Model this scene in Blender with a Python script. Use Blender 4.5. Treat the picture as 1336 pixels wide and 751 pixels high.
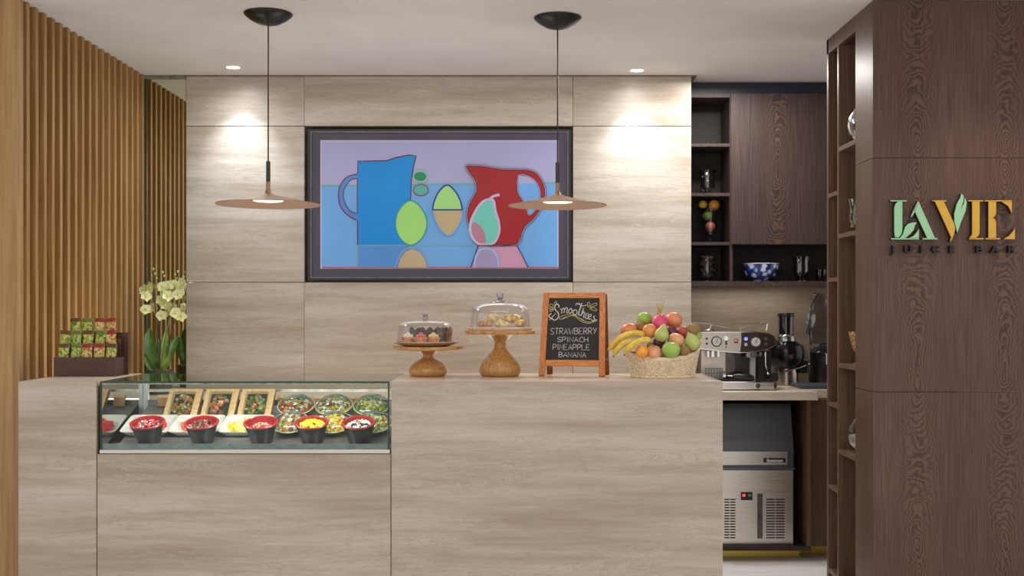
import bpy, bmesh, math, random
from mathutils import Matrix, Vector, Euler
from mathutils.geometry import tessellate_polygon
for o in list(bpy.data.objects): bpy.data.objects.remove(o)
SC = bpy.context.scene
COL = SC.collection
PI = math.pi
F = 1500.0                      # focal length in pixels of the 1336 px wide frame
CX, CY, CH = 677.0, 402.0, 1.37 # vanishing point and camera height
def X(px, Y): return (px-CX)*Y/F
def Z(py, Y): return CH-(py-CY)*Y/F
def lin(c):
    return tuple((v/255/12.92 if v/255 <= .04045 else ((v/255+.055)/1.055)**2.4) for v in c)
# ---------------------------------------------------------------- camera
cd = bpy.data.cameras.new('camera'); cam = bpy.data.objects.new('camera', cd); COL.objects.link(cam)
cam.location = (0, 0, CH); cam.rotation_euler = (PI/2, 0, 0)
cd.sensor_width = 36; cd.lens = 36*F/1336; cd.shift_x = -9/1336; cd.shift_y = 26.5/1336
cd.clip_start = .05; SC.camera = cam
# ---------------------------------------------------------------- world, exposure
w = bpy.data.worlds.new('lobby_light'); SC.world = w; w.use_nodes = True
bg = w.node_tree.nodes['Background']; bg.inputs[0].default_value = (1.0, .975, .955, 1); bg.inputs[1].default_value = .80
vs = SC.view_settings; vs.view_transform = 'Standard'; vs.look = 'None'; vs.gamma = 1; vs.use_curve_mapping = False
vs.exposure = 0.38
def area(name, loc, rot, sx, sy, power, col=(1, .96, .92)):
    l = bpy.data.lights.new(name, 'AREA'); l.shape = 'RECTANGLE'; l.size = sx; l.size_y = sy; l.energy = power; l.color = col
    o = bpy.data.objects.new(name, l); COL.objects.link(o); o.location = loc; o.rotation_euler = rot
    return o
def spot(name, loc, power, angle, blend=.5, col=(1, .95, .9), rad=.03, rot=(0, 0, 0)):
    l = bpy.data.lights.new(name, 'SPOT'); l.energy = power; l.spot_size = math.radians(angle); l.spot_blend = blend
    l.color = col; l.shadow_soft_size = rad
    o = bpy.data.objects.new(name, l); COL.objects.link(o); o.location = loc; o.rotation_euler = rot; return o
area('front_fill_light', (-.1, 2.2, 2.66), (math.radians(12), 0, 0), 4.2, 1.2, 40)  # unseen soft area lamp added to light the counter front evenly
area('aisle_area_light', (-.5, 5.75, 2.66), (0, 0, 0), 2.4, .25, 7)  # bare area lamp over the staff aisle, no panel modelled there
area('hidden_ceiling_uplight', (-.75, 5.42, .93), (PI, 0, 0), 2.7, .4, 9, (1, .97, .95))  # unseen uplight added behind the counter to brighten the ceiling
area('under_cabinet_light', (1.35, 6.86, 1.488), (0, 0, 0), .6, .05, .42, (1, .96, .92))
area('kitchen_fill_light', (1.15, 6.2, 2.66), (0, 0, 0), .3, .3, 12)  # area lamp added to lift the dark kitchen corner, no fixture there
# ---------------------------------------------------------------- materials
MATS = {}
class G:
    """small node-graph helper"""
    def __init__(s, name):
        s.m = bpy.data.materials.new(name); s.m.use_nodes = True; s.t = s.m.node_tree
        s.b = s.t.nodes['Principled BSDF']; s.out = s.t.nodes['Material Output']; MATS[name] = s.m
    def n(s, ty, **kw):
        nd = s.t.nodes.new(ty)
        for k, v in kw.items():
            if k.startswith('_'): setattr(nd, k[1:], v)
        return nd
    def put(s, sock, v):
        if hasattr(v, 'is_linked') or isinstance(v, bpy.types.NodeSocket): s.t.links.new(v, sock)
        else: sock.default_value = v
    def ma(s, op, a, b=0.0, c=0.0):
        nd = s.t.nodes.new('ShaderNodeMath'); nd.operation = op
        s.put(nd.inputs[0], a); s.put(nd.inputs[1], b); s.put(nd.inputs[2], c); return nd.outputs[0]
    def pos(s, obj=False):
        if obj: return s.t.nodes.new('ShaderNodeTexCoord').outputs['Object']
        return s.t.nodes.new('ShaderNodeNewGeometry').outputs['Position']
    def mapping(s, vec, scale=(1, 1, 1), loc=None):
        nd = s.t.nodes.new('ShaderNodeMapping'); s.put(nd.inputs[0], vec); nd.inputs['Scale'].default_value = scale
        if loc is not None: s.put(nd.inputs['Location'], loc)
        return nd.outputs[0]
    def rnd(s):
        o = s.t.nodes.new('ShaderNodeObjectInfo').outputs['Random']
        nd = s.t.nodes.new('ShaderNodeCombineXYZ')
        for i, k in enumerate((13.0, 7.0, 31.0)): s.put(nd.inputs[i], s.ma('MULTIPLY', o, k))
        return nd.outputs[0]
    def noise(s, vec, scale=5, detail=4, rough=.5, dist=0):
        nd = s.t.nodes.new('ShaderNodeTexNoise'); s.put(nd.inputs['Vector'], vec)
        nd.inputs['Scale'].default_value = scale; nd.inputs['Detail'].default_value = detail
        nd.inputs['Roughness'].default_value = rough; nd.inputs['Distortion'].default_value = dist; return nd.outputs[0]
    def voro(s, vec, scale=5, out='Color'):
        nd = s.t.nodes.new('ShaderNodeTexVoronoi'); s.put(nd.inputs['Vector'], vec); nd.inputs['Scale'].default_value = scale
        return nd.outputs[out]
    def ramp(s, fac, stops, const=False):
        nd = s.t.nodes.new('ShaderNodeValToRGB'); s.put(nd.inputs[0], fac); r = nd.color_ramp
        if const: r.interpolation = 'CONSTANT'
        while len(r.elements) < len(stops): r.elements.new(.5)
        for e, (p, c) in zip(r.elements, stops): e.position = p; e.color = (*lin(c), 1)
        return nd.outputs[0]
    def mix(s, fac, a, b, blend='MIX'):
        nd = s.t.nodes.new('ShaderNodeMix'); nd.data_type = 'RGBA'; nd.blend_type = blend
        s.put(nd.inputs[0], fac); s.put(nd.inputs[6], a); s.put(nd.inputs[7], b); return nd.outputs[2]
    def bump(s, h, strength=.2, dist=.002):
        nd = s.t.nodes.new('ShaderNodeBump'); s.put(nd.inputs['Height'], h); nd.inputs['Strength'].default_value = strength
        nd.inputs['Distance'].default_value = dist; s.t.links.new(nd.outputs[0], s.b.inputs['Normal'])
    def fin(s, col=None, rough=.5, metal=0, spec=None, coat=None):
        if col is not None: s.put(s.b.inputs['Base Color'], col)
        s.put(s.b.inputs['Roughness'], rough); s.b.inputs['Metallic'].default_value = metal
        if spec is not None: s.b.inputs['Specular IOR Level'].default_value = spec
        if coat: s.b.inputs['Coat Weight'].default_value = coat; s.b.inputs['Coat Roughness'].default_value = .08
        return s.m
def C4(c): return (*lin(c), 1)
def plain(name, c, rough=.5, metal=0, var=.06, scale=30, bump=0, coat=None, spec=None):
    if name in MATS: return MATS[name]
    g = G(name); p = g.pos(True); f = g.noise(p, scale, 3)
    d = tuple(max(0, v*(1-var*2)) for v in c); l = tuple(min(255, v*(1+var*2)) for v in c)
    if bump: g.bump(f, bump)
    return g.fin(g.ramp(f, [(.3, d), (.7, l)]), rough, metal, spec, coat)
def travertine(name, d=(154, 139, 122), m=(172, 159, 145), l=(188, 178, 167), rough=.38):
    g = G(name); p = g.mapping(g.pos(), (1, 1, 1), g.rnd())
    warp = g.noise(p, 1.6, 3)
    sep = g.n('ShaderNodeSeparateXYZ'); g.put(sep.inputs[0], p)
    cmb = g.n('ShaderNodeCombineXYZ'); g.put(cmb.inputs[0], sep.outputs[0]); g.put(cmb.inputs[1], sep.outputs[1])
    g.put(cmb.inputs[2], g.ma('ADD', sep.outputs[2], g.ma('MULTIPLY', warp, .05)))
    v = cmb.outputs[0]
    broad = g.noise(g.mapping(v, (.35, .5, 5.0)), 2.0, 6, .62)
    fine = g.noise(g.mapping(v, (1.2, 1.2, 26)), 3.0, 5, .65, .3)
    f = g.ma('ADD', g.ma('MULTIPLY', broad, .78), g.ma('MULTIPLY', fine, .22))
    c = g.ramp(f, [(.36, d), (.5, m), (.64, l)])
    n2 = g.noise(g.mapping(v, (.7, .7, 5)), 3.2, 7, .75, 1.2)
    vein = g.ma('ABSOLUTE', g.ma('SUBTRACT', n2, .47))
    vm = g.ma('MULTIPLY', g.ma('SUBTRACT', 1.0, g.ma('SMOOTH_MIN', g.ma('MULTIPLY', vein, 42), 1.0, .3)), g.noise(g.mapping(v, (1, 1, 4)), 1.7, 2))
    c = g.mix(g.ma('MULTIPLY', vm, .9), c, C4((150, 130, 108)))
    n3 = g.noise(g.mapping(v, (1.1, 1.1, 10)), 4.0, 8, .8, 1.6)
    lv = g.ma('MAXIMUM', g.ma('SUBTRACT', 1.0, g.ma('MULTIPLY', g.ma('ABSOLUTE', g.ma('SUBTRACT', n3, .52)), 70)), 0.0)
    lm = g.ma('MAXIMUM', g.ma('MULTIPLY', g.ma('SUBTRACT', g.noise(g.mapping(v, (1, 1, 5)), 2.2, 2), .5), 6.0), 0.0)
    c = g.mix(g.ma('MINIMUM', g.ma('MULTIPLY', lv, lm), .55), c, C4((216, 206, 192)))
    spk = g.noise(g.mapping(v, (18, 18, 60)), 4, 3, .7)
    c = g.mix(g.ma('MULTIPLY', g.ma('GREATER_THAN', spk, .66), .25), c, C4((214, 200, 180)))
    return g.fin(c, rough, 0, .45)
STONE = travertine('travertine')
STONE_TOP_LIT = travertine('travertine_top_lit', (194, 178, 158), (214, 200, 182), (228, 216, 200), .28)  # counter stone made lighter to stand in for light from above
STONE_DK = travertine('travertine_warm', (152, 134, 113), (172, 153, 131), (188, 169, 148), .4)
def oak(name, d, m, l, rough=.5):
    g = G(name); p = g.mapping(g.pos(), (1, 1, 1), g.rnd())
    a = g.noise(g.mapping(p, (22, 22, .9)), 1.6, 6, .6, .5); b = g.noise(g.mapping(p, (90, 90, 3)), 2, 3)
    f = g.ma('ADD', g.ma('MULTIPLY', a, .75), g.ma('MULTIPLY', b, .25))
    g.bump(b, .15, .001)
    return g.fin(g.ramp(f, [(.33, d), (.5, m), (.66, l)]), rough, 0, .3)
OAK = oak('oak_slat', (134, 98, 54), (162, 124, 74), (184, 148, 98))
OAK_PANEL = oak('oak_panel', (146, 112, 70), (168, 134, 90), (184, 150, 106))
OAK_BACK = oak('oak_backing', (130, 94, 54), (146, 108, 66), (162, 124, 80))
def wenge(name, h0=0.0, P=.378, z0=0.0, PZ=.8, amp=1.0, d=(66, 46, 40), m=(88, 64, 56), l=(108, 82, 71), hz=None):
    g = G(name); p = g.pos()
    sep = g.n('ShaderNodeSeparateXYZ'); g.put(sep.inputs[0], p)
    h = g.ma('ADD', sep.outputs[0], sep.outputs[1]); z = sep.outputs[2]
    wob = g.noise(g.mapping(p, (2.2, 2.2, 5)), 1.5, 4, .6)
    cell = g.ma('SUBTRACT', g.ma('FRACT', g.ma('DIVIDE', g.ma('SUBTRACT', h, h0), P)), .5)
    u = g.ma('ADD', g.ma('MULTIPLY', cell, P), g.ma('MULTIPLY', g.ma('SUBTRACT', wob, .5), .05))
    v = g.ma('SUBTRACT', g.ma('PINGPONG', g.ma('SUBTRACT', z, z0), PZ/2), .06)
    r = g.ma('SQRT', g.ma('ADD', g.ma('POWER', g.ma('MULTIPLY', u, 3.0), 2), g.ma('POWER', v, 2)))
    r = g.ma('ADD', r, g.ma('MULTIPLY', g.noise(g.mapping(p, (7, 7, 9)), 1.5, 4), .20))
    ring = g.ma('ADD', g.ma('MULTIPLY', g.ma('SINE', g.ma('MULTIPLY', r, 190)), .5), .5)
    mask = g.ma('SUBTRACT', 1.0, g.ma('MULTIPLY', g.ma('ABSOLUTE', u), 9.0)); mask = g.ma('MAXIMUM', mask, 0.0)
    mask = g.ma('MULTIPLY', mask, .6*amp)
    grain = g.noise(g.mapping(p, (150, 150, 2.5)), 1.5, 4, .6)
    broad = g.noise(g.mapping(p, (5, 5, .5)), 1.3, 2)
    f = g.ma('ADD', g.ma('MULTIPLY', grain, .75), g.ma('MULTIPLY', broad, .25))
    c = g.ramp(f, [(.34, d), (.5, m), (.66, l)])
    ringc = g.ramp(ring, [(.2, tuple(v*.75 for v in d)), (.55, m), (.9, (112, 82, 62))])
    c = g.mix(mask, c, ringc)
    g.bump(grain, .1, .001)
    return g.fin(c, .42, 0, .35)
WENGE = wenge('wenge_front', h0=4.92+1.515+.0, P=.378, z0=2.013, PZ=.86)
WENGE_SIDE = wenge('wenge_side', h0=6.6, P=.5, z0=1.2, amp=.35, d=(76, 56, 44), m=(94, 71, 58), l=(110, 86, 70))
WENGE_KIT = wenge('wenge_kitchen', h0=(X(1010, 6.69)+6.69)-.8, P=1.6, z0=2.25, PZ=2.0, amp=.9, d=(50, 38, 37), m=(68, 54, 52), l=(84, 69, 65))
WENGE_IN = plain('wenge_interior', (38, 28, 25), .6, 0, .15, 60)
WENGE_EDGE = wenge('wenge_edge', h0=6.6, P=.5, amp=.2, d=(78, 58, 47), m=(104, 79, 64), l=(126, 98, 80))
def steel(name, c=(206, 200, 192), rough=.28, aniso=True):
    g = G(name); a = g.noise(g.mapping(g.pos(True), (1, 1, 120)), 4, 2)
    g.put(g.b.inputs['Roughness'], g.ma('ADD', g.ma('MULTIPLY', a, .15), rough-.07))
    m = g.fin(C4(c), rough, 1); g.put(g.b.inputs['Roughness'], g.ma('ADD', g.ma('MULTIPLY', a, .15), rough-.07)); return m
STEEL = steel('brushed_steel'); CHROME = plain('chrome', (215, 213, 210), .1, 1, .01)
STEEL_DK = steel('dark_steel', (104, 108, 112), .35); STEEL_CASE = plain('case_steel', (186, 188, 190), .32, .3, .02)
BRASS = steel('brass_kick', (226, 196, 96), .4)
WHITE = plain('ceiling_paint', (212, 208, 206), .8, 0, .01, 3)
BLACK = plain('black_plastic', (22, 22, 24), .35, 0, .1); BLACK_M = plain('black_matt', (20, 18, 18), .6, 0, .1)
BRONZE = plain('bronze_paint', (166, 134, 110), .42, .35, .02, 20, spec=.4)
GREY_STEM = plain('graphite_stem', (62, 60, 60), .5, .2, .02)
CANOPY = plain('black_canopy', (34, 31, 29), .35, .4, .05)
BROWN_BOX = plain('brown_card', (74, 43, 38), .5, 0, .04)
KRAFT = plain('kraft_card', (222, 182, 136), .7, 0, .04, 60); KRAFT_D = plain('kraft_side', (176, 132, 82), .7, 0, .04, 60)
FOAM = plain('white_foam', (212, 208, 204), .5, 0, .02)
def emit(name, c, s):
    g = G(name); e = g.n('ShaderNodeEmission'); e.inputs[0].default_value = C4(c); e.inputs[1].default_value = s
    g.t.links.new(e.outputs[0], g.out.inputs[0]); return g.m
LAMP = emit('lamp_disc', (255, 246, 232), 9); LAMP_P = emit('pendant_disc', (255, 236, 205), 2.6)
RED_LED = emit('red_indicator', (255, 60, 50), 2.0); GREEN_LED = emit('green_indicator', (60, 130, 90), .5); BLUE_LED = emit('blue_indicator', (110, 130, 255), 1.6)
def glass(name, tint=(240, 248, 244), refl=.6, rough=.02, extra=0.03):
    g = G(name); t = g.n('ShaderNodeBsdfTransparent'); t.inputs[0].default_value = C4(tint)
    gl = g.n('ShaderNodeBsdfGlossy'); gl.inputs[1].default_value = rough; gl.inputs[0].default_value = (1, 1, 1, 1)
    lw = g.n('ShaderNodeLayerWeight'); lw.inputs[0].default_value = .5
    f = g.ma('MINIMUM', g.ma('ADD', g.ma('MULTIPLY', g.ma('ADD', g.ma('POWER', lw.outputs['Facing'], 4), .04), refl), extra), 1.0)
    mx = g.n('ShaderNodeMixShader'); g.put(mx.inputs[0], f); g.t.links.new(t.outputs[0], mx.inputs[1]); g.t.links.new(gl.outputs[0], mx.inputs[2])
    g.t.links.new(mx.outputs[0], g.out.inputs[0]); return g.m
GLASS = glass('clear_glass', (244, 249, 246), .3, .01, 0.0)
GLASS_TOP = glass('case_top_glass', (205, 214, 208), .8, .01, .02)
GLASS_SIDE = glass('case_side_glass', (160, 172, 150), .9, .02, .34)
GLASS_DOME = glass('dome_glass', (247, 248, 250), 1.1, .02, .01)
GLASS_VASE = glass('vase_glass', (214, 218, 220), 1.3, .06, .03)
PLASTIC = glass('clear_plastic', (238, 242, 240), 1.0, .06, .03)
GLASS_SMOKE = glass('smoked_plastic', (120, 118, 112), 1.0, .05, .05)
GEDGE = plain('green_glass_edge', (22, 52, 42), .25, 0, .1); GEDGE_L = plain('pale_glass_edge', (150, 168, 156), .2, 0, .1)
g = G('tinted_mirror'); MIRROR = g.fin(C4((226, 228, 204)), .02, 1)
def checker_wood(name, d, m, l, rough=.3, sc=(3, 3, 14), coat=.3):
    g = G(name); p = g.pos(True); a = g.noise(g.mapping(p, sc), 6, 5, .6, .6)
    return g.fin(g.ramp(a, [(.3, d), (.5, m), (.72, l)]), rough, 0, .4, coat)
ACACIA = checker_wood('acacia_wood', (150, 104, 54), (184, 134, 76), (208, 162, 102), .3, (22, 22, 2.5))
ACACIA_PL = checker_wood('acacia_plate', (150, 100, 52), (190, 138, 82), (214, 168, 110), .35, (3, 14, 14))
PALEWOOD = checker_wood('pale_plate', (176, 138, 104), (200, 166, 132), (216, 186, 154), .45, (3, 16, 16), .1)
PINE = checker_wood('orange_pine', (166, 92, 34), (198, 118, 50), (220, 144, 72), .4, (30, 30, 3), .15)
PINE_H = checker_wood('orange_pine_rail', (176, 100, 38), (208, 128, 56), (226, 150, 76), .4, (3, 30, 30), .15)
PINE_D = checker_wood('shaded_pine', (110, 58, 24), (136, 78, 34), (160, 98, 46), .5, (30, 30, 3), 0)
SLATE = plain('chalkboard', (38, 38, 42), .7, 0, .08, 14)
CHALK_W = plain('white_chalk', (214, 208, 202), .9, 0, .05, 200); CHALK_Y = plain('yellow_chalk', (208, 200, 130), .9, 0, .05, 200)
# ---------------------------------------------------------------- mesh helpers
class B:
    def __init__(s): s.b = bmesh.new(); s.M = Matrix.Identity(4); s.mi = 0
    def v(s, p): return s.b.verts.new(s.M @ Vector(p))
    def f(s, vs):
        try: fc = s.b.faces.new(vs); fc.material_index = s.mi; return fc
        except ValueError: return None
    def box(s, x0, x1, y0, y1, z0, z1):
        a = [s.v(p) for p in ((x0,y0,z0),(x1,y0,z0),(x1,y1,z0),(x0,y1,z0),(x0,y0,z1),(x1,y0,z1),(x1,y1,z1),(x0,y1,z1))]
        for q in ((0,3,2,1),(4,5,6,7),(0,1,5,4),(1,2,6,5),(2,3,7,6),(3,0,4,7)): s.f([a[i] for i in q])
        return s
    def loops(s, rings, closed=True, cap0=True, cap1=True):
        rs = [[s.v(p) for p in r] for r in rings]; n = len(rs[0])
        for a, b in zip(rs, rs[1:]):
            for i in range(n if closed else n-1): s.f([a[i], a[(i+1) % n], b[(i+1) % n], b[i]])
        if cap0: s.f(list(reversed(rs[0])))
        if cap1: s.f(rs[-1])
        return s
    def lathe(s, prof, seg=32, c=(0, 0, 0), cap0=True, cap1=True, sy=1.0):
        return s.loops([[(c[0]+max(r, 1e-4)*math.cos(2*PI*i/seg), c[1]+max(r, 1e-4)*sy*math.sin(2*PI*i/seg), c[2]+z) for i in range(seg)] for r, z in prof], True, cap0, cap1)
    def tube(s, pts, r, seg=8, caps=True):
        pts = [Vector(p) for p in pts]; rings = []; prev = None
        for i, p in enumerate(pts):
            d = (pts[min(i+1, len(pts)-1)]-pts[max(i-1, 0)]).normalized()
            up = prev if prev is not None else (Vector((0, 0, 1)) if abs(d.z) < .9 else Vector((1, 0, 0)))
            a = d.cross(up)
            if a.length < 1e-4: a = d.cross(Vector((1, .3, 0)))
            a.normalize(); b_ = a.cross(d).normalized(); prev = b_
            rr = r[i] if isinstance(r, (list, tuple)) else r
            rings.append([tuple(p+a*rr*math.cos(2*PI*k/seg)+b_*rr*math.sin(2*PI*k/seg)) for k in range(seg)])
        return s.loops(rings, True, caps, caps)
    def prism(s, poly, t, axis='y', at=0.0):
        """poly of (x, z) pairs made a slab t thick (towards +Y from at)"""
        if axis == 'y': a = [s.v((x, at, z)) for x, z in poly]; b = [s.v((x, at+t, z)) for x, z in poly]
        else: a = [s.v((x, y, at)) for x, y in poly]; b = [s.v((x, y, at+t)) for x, y in poly]
        n = len(poly)
        if n > 4:
            for tr in tessellate_polygon([[Vector((p[0], p[1], 0)) for p in poly]]):
                s.f([a[i] for i in tr]); s.f([b[i] for i in reversed(tr)])
        else: s.f(a); s.f(list(reversed(b)))
        for i in range(n): s.f([a[i], b[i], b[(i+1) % n], a[(i+1) % n]])
        return s
    def ball(s, c, r, seg=16, rings=10, sc=(1, 1, 1), fn=None):
        rs = []
        for j in range(rings+1):
            th = PI*j/rings; row = []
            for i in range(seg):
                ph = 2*PI*i/seg
                d = Vector((math.sin(th)*math.cos(ph), math.sin(th)*math.sin(ph), -math.cos(th)))
                k = fn(d) if fn else 1
                if j in (0, rings): d = Vector((1e-4*math.cos(ph), 1e-4*math.sin(ph), d.z))
                row.append((c[0]+d.x*r*sc[0]*k, c[1]+d.y*r*sc[1]*k, c[2]+d.z*r*sc[2]*k))
            rs.append(row)
        return s.loops(rs)
def obj(name, b, m, parent=None, smooth=False, bevel=0, loc=None, rot=None):
    bmesh.ops.remove_doubles(b.b, verts=b.b.verts, dist=1e-6)
    bmesh.ops.recalc_face_normals(b.b, faces=b.b.faces)
    me = bpy.data.meshes.new(name); b.b.to_mesh(me); b.b.free()
    for mm in (m if isinstance(m, (list, tuple)) else [m]): me.materials.append(mm)
    if smooth:
        for p in me.polygons: p.use_smooth = True
        me.set_sharp_from_angle(angle=math.radians(smooth if smooth is not True else 40))
    o = bpy.data.objects.new(name, me); COL.objects.link(o)
    if parent: o.parent = parent
    if loc: o.location = loc
    if rot: o.rotation_euler = rot
    if bevel:
        md = o.modifiers.new('bevel', 'BEVEL'); md.width = bevel; md.segments = 2; md.limit_method = 'ANGLE'; md.angle_limit = math.radians(40)
    return o
def tag(o, label=None, cat=None, group=None, kind=None):
    if label: o['label'] = label
    if cat: o['category'] = cat
    if group: o['group'] = group
    if kind: o['kind'] = kind
    return o
def thing(name, label, cat, loc=(0, 0, 0), rot=None, group=None, kind=None):
    o = bpy.data.objects.new(name, None); COL.objects.link(o); o.location = loc; o.empty_display_size = .05
    if rot: o.rotation_euler = rot
    return tag(o, label, cat, group, kind)
def bx(name, m, parent, *a, bevel=0, label=None):
    o = obj(name, B().box(*a), m, parent, bevel=bevel)
    if label: o['label'] = label
    return o
def dup(root, loc, rot=None, label=None, group=None):
    r = root.copy(); COL.objects.link(r); r.location = loc
    if rot: r.rotation_euler = rot
    if label: r['label'] = label
    if group: r['group'] = group
    for ch in list(root.children):
        c = ch.copy(); COL.objects.link(c); c.parent = r
        for gc in list(ch.children):
            d = gc.copy(); COL.objects.link(d); d.parent = c
    return r
def reuse(o, parent, loc=None, rot=None, name=None):
    c = o.copy(); COL.objects.link(c); c.parent = parent
    if name: c.name = name
    if loc is not None: c.location = loc
    if rot is not None: c.rotation_euler = rot
    return c
HC = 2.69; YF = 4.573; YW = 6.52; YK = 6.69; YR = 4.92; XR = 1.515; XL = -2.12
# ================================================================ SETTING
tag(obj('ceiling', B().box(-5, 5, 0, 7.2, HC, HC+.1), WHITE), kind='structure')
g = G('floor_stone'); p = g.mapping(g.pos(), (1, 1, 1)); rot = g.n('ShaderNodeMapping'); g.put(rot.inputs[0], p); rot.inputs['Rotation'].default_value = (0, 0, .7); rot.inputs['Scale'].default_value = (1, 9, 1)
FLOOR = g.fin(g.ramp(g.noise(rot.outputs[0], 2.5, 6, .6, .3), [(.35, (222, 215, 210)), (.5, (236, 230, 226)), (.65, (243, 239, 235))]), .35)
tag(obj('floor', B().box(-5, 5, -3, 7.2, -.1, 0), FLOOR), kind='structure')
# travertine back wall, panel by panel, with a niche for the screen
wall = thing('wall_back', None, None, (0, YW, 0), kind='structure')
xa, xb, xc, xd = X(243, YW), X(397, YW), X(747.5, YW), X(902, YW)
z1, z2 = Z(164.5, YW), Z(368, YW); j = .0018; ztop = HC-.004
bx('wall_core', BLACK_M, wall, xa+.01, xd-.002, .16, .47, .0, ztop)
bx('niche_lining', STONE_DK, wall, xb+.0, xc-.0, .12, .16, z2, z1)
for (a, b_, c, d) in ((xa, xb, z1, ztop), (xb, xc, z1, ztop), (xc, xd, z1, ztop), (xa, xb, z2, z1), (xc, xd, z2, z1), (xa, xb, 0, z2), (xb, xc, 0, z2), (xc, xd, 0, z2)):
    obj('stone_panel', B().box(a+(j*.5 if a > xa+.01 else 0), b_-j*.5, 0, .16, c+j, d-j), STONE, wall, bevel=.0008)
tag(obj('trim_1', B().box(xa-.01, xd+.03, YW-.008, YW+.47, HC-.006, HC), plain('shadow_bead', (120, 96, 80), .6)), kind='structure')
# left slatted oak wall
wl = thing('wall_left', None, None, (XL, YR, 0), kind='structure')
bx('backing_board', OAK_BACK, wl, -.09, -.06, -.03, YW-YR, 0, HC)
bx('end_panel', OAK_PANEL, wl, -2.2, 0, -.04, .0-.002, 0, HC, label='plain pale oak panel at the left edge')
sl0 = None; k = 0; y = .035
while y < YW-YR-.04:
    if sl0 is None: sl0 = obj('slat', B().box(-.06, 0, 0, .030, 0, HC-.001), OAK, wl, loc=(0, y, 0), bevel=.0015)
    else: reuse(sl0, wl, (0, y, 0))
    y += .0895
# mirror between slats and stone
mi = thing('wall_mirror', 'tall greenish mirror between the oak slats and the stone wall', 'mirror', (0, YW, 0))
bx('mirror_glass', MIRROR, mi, XL-.06, xa-.002, .0, .006, .915, HC-.022)
bx('edge_strip', plain('mirror_edge', (70, 74, 56), .3, .3), mi, XL-.002, XL+.012, -.006, -.001, .915, HC-.022)
bx('top_shadow_strip', plain('mirror_shadow_line', (120, 116, 100), .4), mi, XL-.06, xa-.002, -.008, .004, HC-.022, HC-.002)  # strip coloured as the dark shadow line above the mirror
tag(obj('wall_mirror_backing', B().box(XL-.09, xa, YW+.007, YW+.05, 0, HC), OAK_BACK), kind='structure').name = 'wall_left_return'
# kitchen wall and far walls
tag(obj('wall_kitchen', B().box(xd-.1, 3.2, 7.0, 7.1, 0, HC), STONE_DK), kind='structure')
# right hand wenge block with shelving in its side
wr = thing('shelving_unit', 'dark wenge shelving unit built into the wall right of the counter', 'shelving', (XR, YR, 0))
SZ = [2.013, 1.0125]
def rel(y): return y-YR
zt = 2.616
for a, b_ in ((SZ[0], HC-.003), (SZ[1], SZ[0]), (0, SZ[1])):
    obj('front_panel', B().box(0, 2.6, 0, .02, a+.0012, b_-.0012), WENGE, wr, bevel=.0008)
    obj('side_panel', B().box(0, .02, .0205, rel(5.176), a+.0012, b_-.0012), WENGE_SIDE, wr, bevel=.0008)
bx('core_board', BLACK_M, wr, .021, .024, .022, rel(5.17), .01, HC-.01)
bx('top_rail', WENGE_SIDE, wr, 0, .02, rel(5.176), rel(5.66), zt, HC-.003)
bx('divider', WENGE_EDGE, wr, 0, .36, rel(5.448), rel(5.470), 0.0, zt)
bx('end_stile', WENGE_EDGE, wr, 0, .36, rel(5.628), rel(5.655), 0, HC-.003)
bx('inner_side', WENGE_IN, wr, .021, .36, rel(5.150), rel(5.175), 0, zt)
bx('back_board', WENGE_IN, wr, .36, .375, .02, rel(5.655), 0, HC-.003)
bx('cabinet_top', WENGE_IN, wr, .021, .36, rel(5.176), rel(5.627), zt, zt+.02)
for z in (2.132, 1.722, 1.112, .704, .10): bx('shelf', WENGE_EDGE, wr, .0, .358, rel(5.177), rel(5.447), z-.022, z, bevel=.001)
for z in (1.93, 1.518, .913, .51, .10): bx('shelf', WENGE_EDGE, wr, .0, .358, rel(5.471), rel(5.627), z-.020, z, bevel=.001)
# ================================================================ COUNTER
ct = thing('service_counter', 'long travertine clad service counter across the foreground', 'counter', (0, YF, 0))
xL0, xL1, xM0, xM1, xR1 = X(24, YF), X(126, YF), X(126.5, YF), X(510, YF), X(943, YF)
DC = .55; ZT = 1.08; ZC = Z(592, YF)
def slab(name, *a, m=STONE): return obj(name, B().box(*a), m, ct, bevel=.0012)
slab('stone_panel', xL0, xL1-.001, 0, .02, 0, ZT); slab('stone_panel', xM0+.001, xM1-.0015, 0, .02, 0, ZC-.001); slab('stone_panel', xM1+.0015, xR1, 0, .02, 0, ZT)
slab('end_panel', xR1-.02, xR1, .0205, DC, 0, ZT); slab('end_panel', xL0, xL0+.02, .0205, DC, 0, ZT)
slab('countertop', xL0+.0205, xL1, .0205, DC, ZT-.02, ZT, m=STONE_TOP_LIT); slab('countertop', xM1+.0015, xR1-.0205, .0205, DC, ZT-.02, ZT, m=STONE_TOP_LIT)
slab('inner_panel', xL1-.018, xL1-.002, .0205, DC, ZC-.05, ZT-.021); slab('inner_panel', xM1+.002, xM1+.018, .0205, DC, ZC-.05, ZT-.021)
slab('back_panel', xL0+.0205, xR1-.0205, DC-.02, DC-.001, 0, ZC-.06, m=BLACK_M)
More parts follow.
